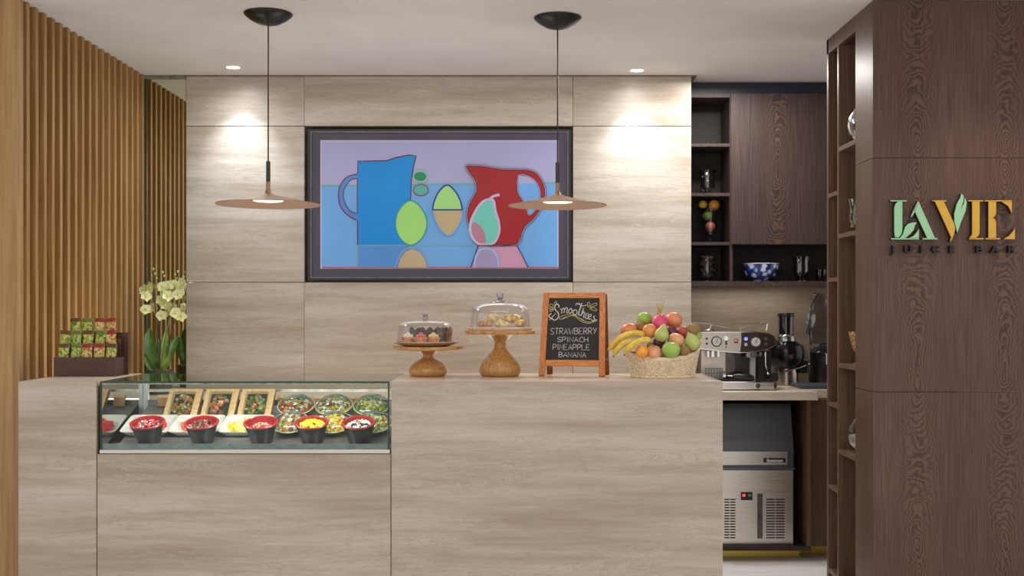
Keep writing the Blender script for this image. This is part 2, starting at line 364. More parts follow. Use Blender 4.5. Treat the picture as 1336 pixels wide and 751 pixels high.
# ================================================================ DISPLAY CASE
dc = thing('display_case', 'glass fronted refrigerated display case set into the stone counter', 'display case', (0, YF, 0))
gx0, gx1 = X(130.5, YF), X(508, YF); zd = .812
o = obj('base_tray', B().box(gx0, gx1, .012, DC-.01, ZC+.004, zd), STEEL_CASE, dc, bevel=.001)
bx('base_trim', STEEL, dc, gx0-.002, gx1+.002, .0, .0115, ZC+.002, Z(586.5, YF), bevel=.001, label='polished steel lip under the front glass')
bx('front_sill', plain('grey_sill', (128, 134, 140), .3, .2), dc, gx0+.001, gx1-.001, .0095, .0118, Z(586, YF), Z(579, YF))
bx('front_glass', GLASS, dc, gx0+.006, gx1-.006, .002, .008, Z(586, YF), ZT-.007)
b = B(); b.box(gx0, gx1, -.001, .003, ZT-.007, ZT-.001); b.box(gx0, gx0+.006, .001, .008, Z(588, YF), ZT-.007); b.box(gx1-.006, gx1, .001, .008, Z(588, YF), ZT-.007)
obj('glass_edge', b, GEDGE, dc); dc.children[-1]['label'] = 'dark green polished glass edge'
b = B(); b.box(gx0+.006, gx1-.006, .0025, .0075, ZT-.0125, ZT-.0075); obj('glass_seam', b, GEDGE_L, dc)
bx('top_glass', GLASS_TOP, dc, gx0, gx1, .003, DC, ZT-.006, ZT)
bx('side_glass', GLASS_SIDE, dc, gx0+.001, gx0+.005, .010, DC-.02, zd, ZT-.008); bx('side_glass', GLASS, dc, gx1-.005, gx1-.001, .010, DC-.02, zd, ZT-.008)
bx('side_liner', plain('olive_liner', (136, 128, 104), .35), dc, gx0-.0015, gx0+.0005, .012, DC-.02, zd, ZT-.008)
bx('rear_rail', plain('pale_rail', (196, 190, 180), .3, .4), dc, gx0+.006, gx1-.006, DC-.03, DC-.015, 1.000, 1.012)
bx('led_strip', emit('led_strip_light', (255, 244, 228), 5), dc, gx0+.05, gx1-.05, .012, .020, ZT-.0125, ZT-.0085)
la = area('case_led_light', (0, 0, 0), (math.radians(32), 0, 0), 1.05, .02, 3.0); la.parent = dc; la.location = ((gx0+gx1)/2, .03, ZT-.018)
bx('corner_post', STEEL_CASE, dc, gx0+.006, gx0+.024, DC-.04, DC-.014, zd, ZT-.007); bx('corner_post', STEEL_CASE, dc, gx1-.020, gx1-.006, DC-.04, DC-.014, zd, ZT-.007)
bx('rear_panel', plain('rear_grey', (112, 106, 100), .4), dc, gx0+.024, gx1-.02, DC-.03, DC-.022, zd, .965)
SL = .34; sy0, sz0 = .135, .816; sy1 = .505; sz1 = sz0+(sy1-sy0)*SL
b = B(); b.loops([[(gx0+.03, sy0, sz0-.002), (gx1-.02, sy0, sz0-.002)], [(gx0+.03, sy0, sz0), (gx1-.02, sy0, sz0)], [(gx0+.03, sy1, sz1), (gx1-.02, sy1, sz1)], [(gx0+.03, sy1, zd), (gx1-.02, sy1, zd)]], closed=False, cap0=False, cap1=False)
obj('sloped_shelf', b, plain('grey_riser', (128, 126, 124), .35, .3), dc)
def shelf_z(Y): return sz0+(Y-YF-sy0)*SL
SA = math.atan(SL)
# --- chunk heaps
def chunks(b, n, rx, ry, z0, h, size, nm, seed, flat=1.0, kinds='bo'):
    r = random.Random(seed)
    for i in range(n):
        a = r.random()*2*PI; q = math.sqrt(r.random())
        x, y = q*rx*math.cos(a), q*ry*math.sin(a); z = z0+h*(1-q*q)+r.random()*size*.3
        b.mi = r.randrange(nm); s_ = size*(.6+.7*r.random())
        M0 = b.M; b.M = M0 @ Matrix.Translation((x, y, z)) @ Euler((r.random()*3*flat, r.random()*3*flat, r.random()*6)).to_matrix().to_4x4()
        if r.choice(kinds) == 'b': b.box(-s_/2, s_/2, -s_*.4, s_*.4, -s_*.3, s_*.3)
        else: b.ball((0, 0, 0), s_*.5, 7, 5, (1, 1, .8))
        b.M = M0
    return b
def food(name, c, rough=.4, var=.12): return plain('food_'+name, c, rough, 0, var, 120, coat=.15)
FR, FW, FB, FY, FO, FG, FGD, FP, FBR, FPU = food('red', (196, 40, 44)), food('cream', (238, 224, 206)), food('blueberry', (42, 44, 74)), food('yellow', (244, 190, 20)), food('orange', (224, 124, 48)), food('green', (134, 162, 82)), food('dark_green', (62, 96, 52)), food('pink', (226, 150, 140)), food('brown', (92, 54, 38)), food('purple', (120, 66, 84))
FHEAP = food('granola', (176, 122, 86))
BOWL_IN = plain('red_bowl_inside', (136, 26, 30), .3, 0, .05, coat=.3); BOWL_OUT = plain('black_bowl', (24, 26, 32), .3, 0, .1)
bowl_specs = [(195, 'black takeaway bowl of berries, apple and melon cubes, leftmost in the case', [FR, FW, FB, FR, FP], 90, .011, 1),
              (265, 'black takeaway bowl of dark brown fruit compote, second from the left', [FBR, FPU, food('prune', (70, 34, 30)), FBR, FHEAP], 90, .009, 1),
              (342, 'black takeaway bowl with a small heap of granola on red jelly', [FHEAP, FP, FBR, FHEAP, FW], 45, .008, .55),
              (408, 'black takeaway bowl full of bright yellow mango cubes', [FY, food('mango', (250, 204, 40)), FY, FY, FY], 90, .012, 1),
              (469, 'black takeaway bowl of yoghurt, banana and blueberries, rightmost in the case', [FW, FW, FB, FHEAP, FW], 90, .011, 1)]
first = None
for i, (px, lab, ms, n, sz, fill) in enumerate(bowl_specs):
    Y = 4.690; t = thing('fruit_bowl', lab, 'bowl', (X(px, Y), Y, zd+.0125), (math.radians(17), 0, 0), group='bowls of cut fruit in the display case')
    if first is None:
        b = B(); b.lathe([(.040, 0), (.044, .003), (.050, .03), (.062, .07), (.063, .086), (.0605, .086), (.058, .07), (.05, .045), (.0, .044)], 40, cap1=False)
        for f in b.b.faces: f.material_index = 0
        o1 = obj('bowl', b, BOWL_OUT, t, smooth=True)
        b = B(); b.lathe([(.0630, .080), (.0695, .082), (.0705, .087), (.067, .090), (.0600, .088), (.054, .055), (.049, .048), (.0, .047)], 40, cap0=False, cap1=False)
        o2 = obj('rim', b, BOWL_IN, t, smooth=True); o2['label'] = 'red rim and lining'; first = (o1, o2)
    else: reuse(first[0], t); reuse(first[1], t)
    if fill < 1:
        b = B(); b.lathe([(.053, .06), (.05, .063), (0, .064)], 24); obj('jelly', b, FR, t, smooth=True)
    b = B(); chunks(b, n, .05*(1 if fill == 1 else .7), .05*(1 if fill == 1 else .7), .070 if fill == 1 else .064, .014, sz, len(ms), 5+i, kinds='bo' if i in (0, 4) else 'b')
    tag(obj('cut_fruit', b, ms, t), kind='stuff')
# --- foam trays on the slope
tr_specs = [(196, 'white foam tray of watermelon slices behind the leftmost fruit bowl', [FR, food('melon', (232, 84, 66)), FR], 26, .030),
            (258, 'white foam tray of pink papaya strips behind the second fruit bowl', [FP, food('papaya', (224, 110, 90)), FP], 12, .030),
            (322, 'white foam tray of pale pineapple and yellow mango under the third box', [food('pineapple', (240, 224, 120)), FY, food('pine2', (246, 230, 150))], 26, .028)]
t0 = None
def rrect(w, h, r, n=5):
    pts = []
    for cx, cy, a0 in ((w-r, h-r, 0), (-w+r, h-r, PI/2), (-w+r, -h+r, PI), (w-r, -h+r, 3*PI/2)):
        for k in range(n+1): a = a0+PI/2*k/n; pts.append((cx+r*math.cos(a), cy+r*math.sin(a)))
    return pts
for i, (px, lab, ms, n, sz) in enumerate(tr_specs):
    Y = 4.838; t = thing('foam_tray', lab, 'tray', (X(px, Y), Y, shelf_z(Y)+.002), (SA, 0, 0), 'white foam trays of fruit in the case')
    if t0 is None:
        b = B(); rr = lambda w, h, z: [(x, y, z) for x, y in rrect(w, h*.86, .02)]
        b.loops([rr(.078, .078, 0), rr(.096, .096, .020), rr(.102, .102, .024), rr(.102, .102, .027), rr(.094, .094, .024), rr(.076, .076, .005)])
        t0 = obj('tray', b, FOAM, t, smooth=True)
    else: reuse(t0, t)
    b = B(); chunks(b, n, .058, .046, .010, .006, sz, len(ms), 30+i, flat=.04, kinds='b'); tag(obj('sliced_fruit', b, ms, t), kind='stuff')
# --- kraft salad boxes
def kraft_box(px_b, px_t, yb, yt, w, lab, seed, ms, th=.05):
    Y0, Y1 = 4.905, 5.035
    z0 = shelf_z(Y0)+.003; zt_ = Z(yt, Y1)
    L = math.hypot(zt_-z0, Y1-Y0); ang = math.atan2(Y1-Y0, zt_-z0)
    t = thing('salad_box', lab, 'box', (X(px_b, Y0), Y0, z0), (-ang, 0, 0), 'windowed kraft salad boxes leaning in the case')
    h = L; e = .028
    obj('carton', B().box(-w/2, w/2, .004, th*.55, 0, h), KRAFT_D, t, bevel=.001)
    b = B(); outer = [(-w/2, 0), (w/2, 0), (w/2, h), (-w/2, h)]; inner = [(x, z+h/2) for x, z in rrect(w/2-e, h/2-e, .01, 3)]
    # frame: four rails
    b.box(-w/2, w/2, 0, .004, 0, e); b.box(-w/2, w/2, 0, .004, h-e, h); b.box(-w/2, -w/2+e, 0, .004, e, h-e); b.box(w/2-e, w/2, 0, .004, e, h-e)
    obj('lid_frame', b, KRAFT, t)
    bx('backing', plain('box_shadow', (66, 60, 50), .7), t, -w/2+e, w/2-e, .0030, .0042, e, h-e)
    b = B(); b.M = Matrix.Translation((0, .003, h/2)) @ Matrix.Rotation(PI/2, 4, 'X')
    chunks(b, 60, w/2-e-.004, h/2-e-.004, 0, .004, .015, len(ms), seed, flat=.35, kinds='b'); tag(obj('salad', b, ms, t), kind='stuff')
    bx('window', PLASTIC, t, -w/2+e*.8, w/2-e*.8, -.0095, -.0085, e*.8, h-e*.8)
CAR = food('carrot', (206, 118, 60))
kraft_box(232, 240, 547, 507, .143, 'kraft box with window of carrot and lettuce salad, leftmost of three', 51, [CAR, FG, FW, FG, CAR])
kraft_box(281, 288, 547, 507, .143, 'kraft box with window of carrot salad in the middle of three', 52, [CAR, FP, FGD, CAR, FHEAP])
kraft_box(329, 335, 548, 507, .143, 'kraft box with window of green leaves and carrot, rightmost of three', 53, [CAR, FG, FG, FGD, FHEAP])
def flat_box(px, yb, lab, w, h, Y=5.085):
    z0 = shelf_z(5.06); t = thing('salad_box', lab, 'box', (X(px, Y-.03), Y-.03, shelf_z(Y-.03)+.006), (-.1, 0, 0), 'folded kraft boxes standing at the back of the case')
    obj('carton', B().box(-w/2, w/2, 0, .012, 0, h), KRAFT_D, t, bevel=.001); bx('lid_edge', KRAFT, t, -w/2, w/2, -.003, -.0002, h-.012, h)
flat_box(213, 527, 'plain kraft box peeping out left of the leaning windowed boxes', .05, .05)
flat_box(366, 526, 'narrow kraft box standing just right of the windowed boxes', .028, .05)
flat_box(438, 525, 'long kraft box standing behind the round salad tubs', .33, .045)
# --- round clear salad tubs
tub_specs = [(388, 536, 5.0, 'round clear tub of tomato, lettuce and red onion salad, upper left of six', [FR, FG, FO, FW, FGD]),
             (437, 538, 5.0, 'round clear tub of yellow fruit and grilled chicken salad, upper middle of six', [FY, FG, FHEAP, FPU, FW]),
             (486, 536, 5.0, 'round clear tub of lettuce and pink onion salad, upper right of six', [FG, FG, FPU, FY, FW]),
             (380, 559, 4.83, 'round clear tub of mixed shredded salad, lower left of six', [FG, FO, FW, FP, FPU]),
             (437, 561, 4.83, 'round clear tub with orange slices, half hidden behind the mango bowl', [FY, FO, FPU, FY, FW]),
             (488, 558, 4.83, 'round clear tub of sweetcorn and green pepper salad, lower right of six', [FG, FY, FG, FP, FW])]
tb = None
for i, (px, py, Y, lab, ms) in enumerate(tub_specs):
    zz = shelf_z(Y-.02)+.012; t = thing('salad_tub', lab, 'food tub', (X(px, Y), Y-.01, zz), (math.radians(27), 0, 0), 'round clear salad tubs in the display case')
    if tb is None:
        b = B(); b.lathe([(0, 0), (.055, 0), (.060, .004), (.076, .030), (.079, .031), (.079, .033), (.074, .031), (.058, .006), (0, .003)], 40, cap0=False, cap1=False); o1 = obj('tub', b, PLASTIC, t, smooth=True)
        b = B(); b.lathe([(.0805, .033), (.0805, .036), (.074, .037), (.070, .046), (.060, .056), (.03, .061), (0, .062)], 40, cap0=False, cap1=False); o2 = obj('lid', b, PLASTIC, t, smooth=True)
        b = B(); b.lathe([(.0775, .0325), (.081, .0325), (.0815, .0345), (.081, .0365), (.0775, .0365)], 40, cap0=False, cap1=False); o3 = obj('rim', b, plain('tub_rim', (196, 192, 170), .2), t, smooth=True)
        tb = (o1, o2, o3)
    else:
        for q in tb: reuse(q, t)
    b = B(); b.mi = 0; b.lathe([(0, .004), (.055, .004), (.07, .028), (.0, .030)], 24); chunks(b, 120, .062, .062, .026, .016, .017, len(ms), 70+i, kinds='bbo')
    tag(obj('salad', b, ms, t), kind='stuff')
# ================================================================ SNACK STAND
t = thing('snack_stand', 'dark brown stepped cardboard stand holding snack packets on the counter', 'display stand', (X(112, 4.9), 4.888, ZT))
bx('front_wall', BROWN_BOX, t, -.132, .128, 0, .004, 0, .082); bx('bottom', BROWN_BOX, t, -.132, .128, .004, .125, 0, .004)
bx('side_wall', BROWN_BOX, t, -.132, -.129, .0045, .125, .0045, .08); bx('side_wall', BROWN_BOX, t, .125, .128, .0045, .125, .0045, .08)
bx('step_wall', BROWN_BOX, t, -.128, .124, .042, .045, .0045, .122); bx('step_wall', BROWN_BOX, t, -.128, .124, .082, .085, .0045, .160)
bx('back_wall', BROWN_BOX, t, -.118, .142, .125, .129, 0, .185)
def bag_mat(name, top, a, b_, c):
    g = G(name); p = g.mapping(g.pos(True), (1, 1, 1), g.rnd()); v = g.noise(g.mapping(p, (1, .2, 1)), 55, 2, .5, 1.5)
    c0 = g.ramp(v, [(.40, a), (.48, b_), (.58, c)])
    sep = g.n('ShaderNodeSeparateXYZ'); g.put(sep.inputs[0], g.pos(True))
    f = g.ma('GREATER_THAN', g.ma('ADD', sep.outputs[2], g.ma('MULTIPLY', v, .012)), .074)
    return g.fin(g.mix(f, c0, C4(top)), .28, 0, .5, .2)
BAGS = [bag_mat('green_packet', (92, 60, 24), (70, 104, 26), (148, 160, 44), (196, 186, 96)), bag_mat('red_packet', (140, 34, 24), (150, 50, 28), (176, 156, 60), (206, 184, 116)), bag_mat('lime_packet', (96, 110, 30), (38, 90, 50), (126, 150, 40), (180, 184, 78))]
bagmesh = {}
def snack_bag(i, px, yb, yt, Y, mi, lab, wpx=15):
    z0 = Z(yb, Y); h = .085; w = wpx*Y/F
    t = thing('snack_packet', lab, 'snack packet', (X(px, Y), Y, z0), (-.12, (i % 3-1)*.06, (i*7 % 5-2)*.05), 'snack packets in the brown stand')
    if mi not in bagmesh:
        b = B(); rows = []
        for side in (-1, 1):
            rings = []
            for r_ in range(11):
                v = r_/10; row = []
                for q in range(9):
                    u = q/8*2-1; bul = (1-u**4)*max(0, math.sin(PI*min(max((v-.08)/.84, 0), 1)))**.6
                    row.append((u*.024*(1-.05*math.sin(PI*v)), side*(-.0006-.010*bul), v*h))
                rings.append(row)
            b.loops(rings, closed=False, cap0=False, cap1=False)
        bagmesh[mi] = obj('pouch', b, BAGS[mi], t, smooth=True)
        b = B(); b.box(-.0242, .0242, -.0014, .0014, h-.006, h-.001); bagmesh[(mi, 'c')] = obj('crimp', b, plain('crimp_%d' % mi, ((86, 56, 26), (128, 40, 28), (120, 128, 50))[mi], .35), t)
    else: reuse(bagmesh[mi], t); reuse(bagmesh[(mi, 'c')], t)
row1 = [(97, 'green'), (116, 'green'), (130.5, 'red'), (145, 'red')]
ordn = ['leftmost', 'second from left', 'middle', 'fourth from left', 'rightmost']
for i, (px, m_) in enumerate([(98.5, 0), (113.5, 2), (129, 1), (144.5, 1)]):
    snack_bag(i, px, 440, 418, 5.003, m_, ['leftmost green packet in the top row of the brown stand', 'second packet, light green, in the top row of the stand', 'third packet, red topped, in the top row of the stand', 'rightmost red topped packet in the top row of the stand'][i])
for i, (px, m_) in enumerate([(84, 1), (99.5, 2), (114.5, 0), (129.5, 2), (145, 1)]):
    snack_bag(i+2, px, 456.5, 436, 4.958, 0 if m_ == 1 and i == 0 else m_, ordn[i]+' packet in the middle row of the brown stand')
for i, (px, m_) in enumerate([(82.5, 0), (98.5, 2), (113.5, 1), (129, 1), (143.5, 0)]):
    snack_bag(i+1, px, 474, 450, 4.915, m_, ordn[i]+' packet in the front row, just above the stand front')
# ================================================================ BACK COUNTER + ORCHID
bc = thing('back_counter', 'low stone topped work counter along the travertine wall', 'counter', (0, 5.87, 0))
bx('worktop', STONE_TOP_LIT, bc, XL+.005, xd-.3, 0, YW-5.87-.01, .86, .905, bevel=.001); bx('carcass', WENGE_IN, bc, XL+.005, xd-.3, .03, YW-5.87-.01, 0, .859)
LEAF = plain('orchid_leaf', (70, 108, 46), .35, 0, .14, 18, coat=.2); LEAF_L = plain('orchid_leaf_pale', (126, 156, 66), .35, 0, .1, 18, coat=.2)
STEM = plain('orchid_stem', (74, 58, 40), .5); STEM_G = plain('green_stem', (98, 128, 62), .5)
PETAL = plain('petal', (222, 230, 170), .5, 0, .07, 40); PETC = plain('orchid_lip', (204, 190, 60), .5); POT = plain('dark_pot', (70, 66, 66), .6); SOIL = plain('moss', (124, 98, 70), .9, 0, .3, 80)
Yo = 6.24
t = thing('potted_orchid', 'pale green potted orchid with tall stems beside the mirror', 'plant', (X(209, Yo), Yo, .9055))
pz = lambda py: Z(py, Yo)-.9055; pxx = lambda p: X(p, Yo)-X(209, Yo)
obj('pot', B().lathe([(.050, 0), (.056, .002), (.072, .13), (.066, .13), (.060, .11), (0, .11)], 32, cap1=False), POT, t, smooth=True)
b = B(); chunks(b, 70, .058, .058, .108, .012, .022, 1, 3); tag(obj('moss', b, SOIL, t), kind='stuff')
def leaf(pts, w, m, up=(0, -1, .3)):
    b = B(); n = 10; P = [Vector(p) for p in pts]; rings = []
    def bez(u): return (1-u)**2*P[0]+2*u*(1-u)*P[1]+u*u*P[2]
    for i in range(n+1):
        u = i/n; c = bez(u); d = (bez(min(u+.02, 1))-bez(max(u-.02, 0))).normalized(); s_ = d.cross(Vector(up)).normalized(); nn = s_.cross(d).normalized()
        ww = w*(math.sin(PI*min(u*.93+.07, 1))**.6)*(.65+.35*u)
        rings.append([tuple(c-s_*ww+nn*.006), tuple(c-s_*ww*.5), tuple(c-nn*.004), tuple(c+s_*ww*.5), tuple(c+s_*ww+nn*.006), tuple(c+s_*ww*.5+nn*.002), tuple(c-nn*.001), tuple(c-s_*ww*.5+nn*.002)])
    b.loops(rings); return obj('leaf', b, m, t, smooth=60)
leaf([(-.01, 0, .12), (-.05, -.06, .23), (-.035, -.06, pz(427))], .042, LEAF)
leaf([(.02, .0, .12), (.03, -.02, .25), (.045, -.02, pz(428))], .022, LEAF_L)
leaf([(.0, -.02, .12), (.06, -.09, .15), (.085, -.09, .22)], .025, LEAF_L)
leaf([(-.02, -.02, .12), (-.06, -.05, .16), (-.062, -.05, .215)], .018, LEAF)
leaf([(.02, .03, .12), (.05, .06, .26), (.075, .08, .31)], .024, LEAF)
leaf([(-.02, .03, .12), (-.05, .07, .22), (-.03, .10, .30)], .026, LEAF)
stems = [[(209.5, 475), (207, 430), (203, 380), (201, 352)], [(206, 474), (205, 430), (209, 390), (214, 372), (215, 362)], [(212, 475), (217, 440), (224, 410), (230, 385), (229, 360)], [(214, 475), (222, 430), (232, 400), (237, 378), (240, 362)]]
for si, st in enumerate(stems):
    dy = (-.03, .0, -.02, .03)[si]
    pts = [(pxx(a), dy, pz(b_)) for a, b_ in st]
    pts2 = []
    for i in range(len(pts)-1):
        for q in range(4):
            u = q/4; pts2.append(tuple(Vector(pts[i]).lerp(Vector(pts[i+1]), u)))
    pts2.append(pts[-1]); n = len(pts2)
    obj('stem', B().tube(pts2, [.0042-.0026*i/n for i in range(n)], 6), STEM if si != 2 else STEM_G, t, smooth=True)
flw = None; rf = random.Random(4)
flowers = [(191, 378), (194, 386), (197, 376), (193, 404), (201, 401), (214, 374), (221, 372), (216, 382), (226, 379), (232, 381), (238, 372), (241, 369), (236, 384), (212, 392), (218, 398), (213, 411), (218, 409), (226, 402), (232, 408), (235, 412), (222, 386), (229, 371)]
for i, (a, c) in enumerate(flowers):
    loc = (pxx(a), -.05+rf.random()*.07, pz(c)); rot = (rf.uniform(-.5, .4), rf.uniform(-.6, .6), rf.uniform(-.7, .7))
    if flw is None:
        b = B()
        for k in range(5):
            a_ = 2*PI*k/5+PI/2; wd = .020 if k in (1, 4) else .013
            b.M = Matrix.Rotation(-a_+PI/2, 4, 'Y'); rr = []
            for q in range(6):
                u = q/5; ww = wd*math.sin(PI*(u*.85+.12)); zz = .004+.028*u; yy = -.008*u*u
                rr.append([(-ww, yy-.003, zz), (0, yy, zz), (ww, yy-.003, zz), (0, yy+.001, zz)])
            b.loops(rr)
        b.M = Matrix.Identity(4); b.mi = 1; b.ball((0, -.007, -.002), .006, 8, 6)
        flw = obj('flower', b, [PETAL, PETC], t, smooth=True, loc=loc, rot=rot)
    else: reuse(flw, t, loc, rot)
bud = None
for i, (a, c) in enumerate([(201, 351), (203, 357), (199, 360), (205, 363), (195, 369), (215, 360), (213, 355), (229, 358), (231, 363), (227, 366), (233, 354), (240, 361), (237, 365)]):
    loc = (pxx(a), -.01, pz(c))
    if bud is None: bud = obj('bud', B().ball((0, 0, 0), .008, 8, 6, (.8, .8, 1)), plain('bud_green', (150, 180, 96), .5), t, smooth=True, loc=loc)
    else: reuse(bud, t, loc)
# ================================================================ CAKE STANDS
def lathe_obj(name, prof, m, parent, seg=56, **k): return obj(name, B().lathe(prof, seg, **k), m, parent, smooth=True)
Yc = 4.925; s = Yc/F
t = thing('cake_stand', 'small wooden cake stand with a short bulbous foot, left one', 'cake stand', (X(558.4, Yc), Yc, ZT))
lathe_obj('pedestal', [(0, 0), (.068, 0), (.074, .003), (.081, .014), (.081, .026), (.076, .040), (.062, .055), (.040, .068), (.027, .075), (.0225, .083), (.0225, .090), (.030, .099), (.048, .108), (.07, .112), (0, .112)], ACACIA, t, cap0=False, cap1=False)
lathe_obj('plate', [(0, .111), (.138, .111), (.149, .114), (.1515, .119), (.1515, .127), (.149, .1285), (.12, .1255), (0, .1255)], ACACIA_PL, t, cap0=False, cap1=False)
zp = ZT+.1257
pl = thing('pastry_plate', 'shallow pale plate under the tarts on the small cake stand', 'plate', (X(556, Yc), Yc, zp))
lathe_obj('dish', [(0, 0), (.085, 0), (.118, .010), (.144, .020), (.145, .0225), (.138, .0215), (.116, .018), (0, .018)], PALEWOOD, pl, cap0=False, cap1=False)
zq = zp+.0135
def dome(lab, px, z, R, H, sh, knob, seg=64):
    d = thing('glass_dome', lab, 'cake dome', (X(px, Yc), Yc, z)); th = .003
    def prof(R, H, sh):
        p = [(R, 0), (R-.002, H*.35), (R-.006, H-sh)]
        for k in range(1, 9):
            a = PI/2*k/8; p.append((R-.006-sh*1.25*(1-math.cos(a)), H-sh+sh*math.sin(a)*.93))
        p.append((R*.25, H*.995)); p.append((0, H)); return p
    o_ = prof(R, H, sh); i_ = prof(R-th, H-th, sh)
    obj('dome', B().lathe(o_, seg, cap0=False, cap1=False), GLASS_DOME, d, smooth=True)
    obj('rim', B().lathe([(R-.003, 0), (R+.001, 0), (R+.0015, .002), (R-.001, .003), (R-.003, .002)], seg, cap0=False, cap1=False), plain('dome_rim', (190, 194, 200), .1, .4), d, smooth=True)
    obj('knob', B().lathe([(r, H+z_) for r, z_ in knob], 24), glass('knob_glass', (190, 196, 206), 2.2, .03, .12) if 'knob_glass' not in MATS else MATS['knob_glass'], d, smooth=True)
dome('clear flat topped dome covering tarts and muffins', 555, zp+.0200, .123, .093, .030, [(0, 0), (.010, 0), (.012, .003), (.012, .015), (.019, .022), (.020, .027), (0, .028)])
TART = food('tart_shell', (206, 132, 70)); PAPER = plain('muffin_paper', (72, 60, 58), .7, 0, .2, 50); PAPER2 = plain('muffin_paper_brown', (112, 76, 52), .7, 0, .2, 50); CHOC = plain('chocolate_cake', (64, 34, 26), .7, 0, .2, 90, .4)
def tart(px, dy, lab, topm, ctr):
    q = thing('fruit_tart', lab, 'tart', (X(px, Yc+dy), Yc+dy, zq+.0046), group='cream tarts under the small glass dome')
    b = B(); rs = []
    for r_, z_ in ((.021, 0), (.025, .010), (.0285, .022), (.026, .023)): rs.append([((r_+.0012*(k % 2))*math.cos(PI*k/16), (r_+.0012*(k % 2))*math.sin(PI*k/16), z_) for k in range(32)])
    b.loops(rs); obj('crust', b, TART, q)
    b = B()
    for k in range(6): b.ball((.013*math.cos(k*PI/3),   .014*math.sin(k*PI/3), .026), .010, 8, 6)
    b.ball((0, 0, .032), .012, 8, 6); obj('topping', b, topm, q, smooth=True)
    if ctr: obj('garnish', B().tube([(0, 0, .034), (-.004, 0, .040), (-.012, 0, .046)], [.001, .0015, .0008], 5), BLACK_M, q)
tart(532.5, -.03, 'cream topped tart with a dark sprig, leftmost on the plate', food('custard', (248, 216, 176)), True)
tart(549.0, -.05, 'tart topped with raspberry pink fruit, middle of the plate', food('raspberry', (190, 60, 84)), False)
tart(565.5, -.03, 'tart heaped with golden cream, right of the raspberry one', food('gold_cream', (246, 184, 110)), False)
def muffin(px, dy, lab, m, h=.05):
    q = thing('muffin', lab, 'muffin', (X(px, Yc+dy), Yc+dy, zq+.0046), group='paper wrapped muffins under the small glass dome')
    b = B(); rs = []
    for i, (r_, z_) in enumerate(((.018, 0), (.021, .02), (.024, .038), (.025, .048))): rs.append([((r_)*(1+.03*(k % 2))*math.cos(PI*k/12), r_*(1+.03*(k % 2))*math.sin(PI*k/12), z_+(.018*abs(math.sin(k*PI/6)) if i == 3 else 0)) for k in range(24)])
    b.loops(rs, cap1=False); obj('paper_cup', b, m, q)
    obj('crumb_top', B().ball((0, 0, .038), .0225, 14, 8, (1, 1, .65)), CHOC, q, smooth=True)
muffin(541.5, .055, 'dark paper muffin at back left, behind the raspberry tart', PAPER)
muffin(556, .03, 'chocolate muffin with open paper at the centre of the plate', CHOC)
muffin(566, .065, 'grey paper muffin at the back, right of the chocolate one', PAPER)
muffin(577, .02, 'dark grey paper muffin, second from the right', PAPER)
muffin(582.5, .03, 'brown paper muffin, rightmost under the small dome', PAPER2)
# --- tall stand
t = thing('cake_stand', 'tall wooden cake stand with a large pear shaped foot, right one', 'cake stand', (X(652.4, Yc), Yc, ZT))
lathe_obj('pedestal', [(0, 0), (.072, 0), (.080, .003), (.088, .014), (.089, .026), (.086, .040), (.078, .055), (.066, .072), (.050, .090), (.036, .106), (.027, .118), (.0245, .127), (.025, .140), (.033, .155), (.046, .168), (.062, .176), (0, .1765)], ACACIA, t, cap0=False, cap1=False)
lathe_obj('plate', [(0, .1765), (.128, .1765), (.147, .180), (.151, .185), (.151, .193), (.148, .1945), (0, .1945)], ACACIA_PL, t, cap0=False, cap1=False)
zb = ZT+.1947
bd = thing('pastry_board', 'round pale wooden board under the croissants', 'board', (X(652, Yc), Yc, zb))
lathe_obj('board', [(0, 0), (.134, 0), (.137, .004), (.137, .012), (.134, .0145), (0, .0145)], PALEWOOD, bd, cap0=False, cap1=False)
zb += .0147
dome('tall glass dome with a ball knob over croissants', 652.4, zb, .130, .108, .045, [(0, 0), (.030, -.003), (.034, .002), (.028, .006), (.012, .008), (.010, .013), (.014, .018), (.0165, .026), (.014, .035), (.006, .039), (0, .0395)])
CRO = plain('croissant_crust', (230, 152, 84), .45, 0, .2, 70, coat=.2); SCONE = plain('scone_crust', (242, 182, 124), .6, 0, .16, 60); DOUGH = plain('roll_crust', (190, 132, 82), .55, 0, .2, 60)
def croissant(px, dy, dz, lab, rz, m=CRO, L=.05, R=.021):
    q = thing('croissant', lab, 'pastry', (X(px, Yc+dy), Yc+dy, zb+dz), (0, 0, rz), 'pastries under the tall glass dome')
    pts = []; rad = []
    for k in range(25):
        u = k/24*2-1; a = u*1.1; pts.append((L*math.sin(a), -.02*math.cos(a)+.01, R*.92)); rad.append(R*(1-abs(u)**1.6*.75)*(.86+.14*abs(math.cos(u*9))))
    obj('crust', B().tube(pts, rad, 12), m, q, smooth=60)
def scone(px, dy, dz, lab, m, R=.027):
    q = thing('pastry_roll', lab, 'pastry', (X(px, Yc+dy), Yc+dy, zb+dz), None, 'pastries under the tall glass dome')
    rr = random.Random(int(px)); ph = rr.random()*6
    obj('crust', B().ball((0, 0, R*.8), R, 18, 12, (1, 1, .8), lambda d: 1+.06*math.sin(5*d.x+ph)*math.sin(6*d.z)+.03*math.sin(9*d.y+ph)), m, q, smooth=True)
scone(643, .0, .018, 'round golden roll on top of the pastry heap', SCONE, .026)
croissant(668, .0, .018, 'glossy orange croissant at the right of the heap', .3)
croissant(655, -.06, 0, 'small pale croissant lying in front of the golden roll', -.3, SCONE, .036, .016)
croissant(681-4, -.01, 0, 'croissant tip lying at the far right under the dome', .9, CRO, .036, .018)
scone(628, -.03, 0, 'flat brown roll at the left under the tall dome', DOUGH, .018)
scone(637, -.052, 0, 'brown roll below the golden roll', DOUGH, .019)
scone(655, .05, 0, 'golden roll hidden at the back of the heap', SCONE, .022)
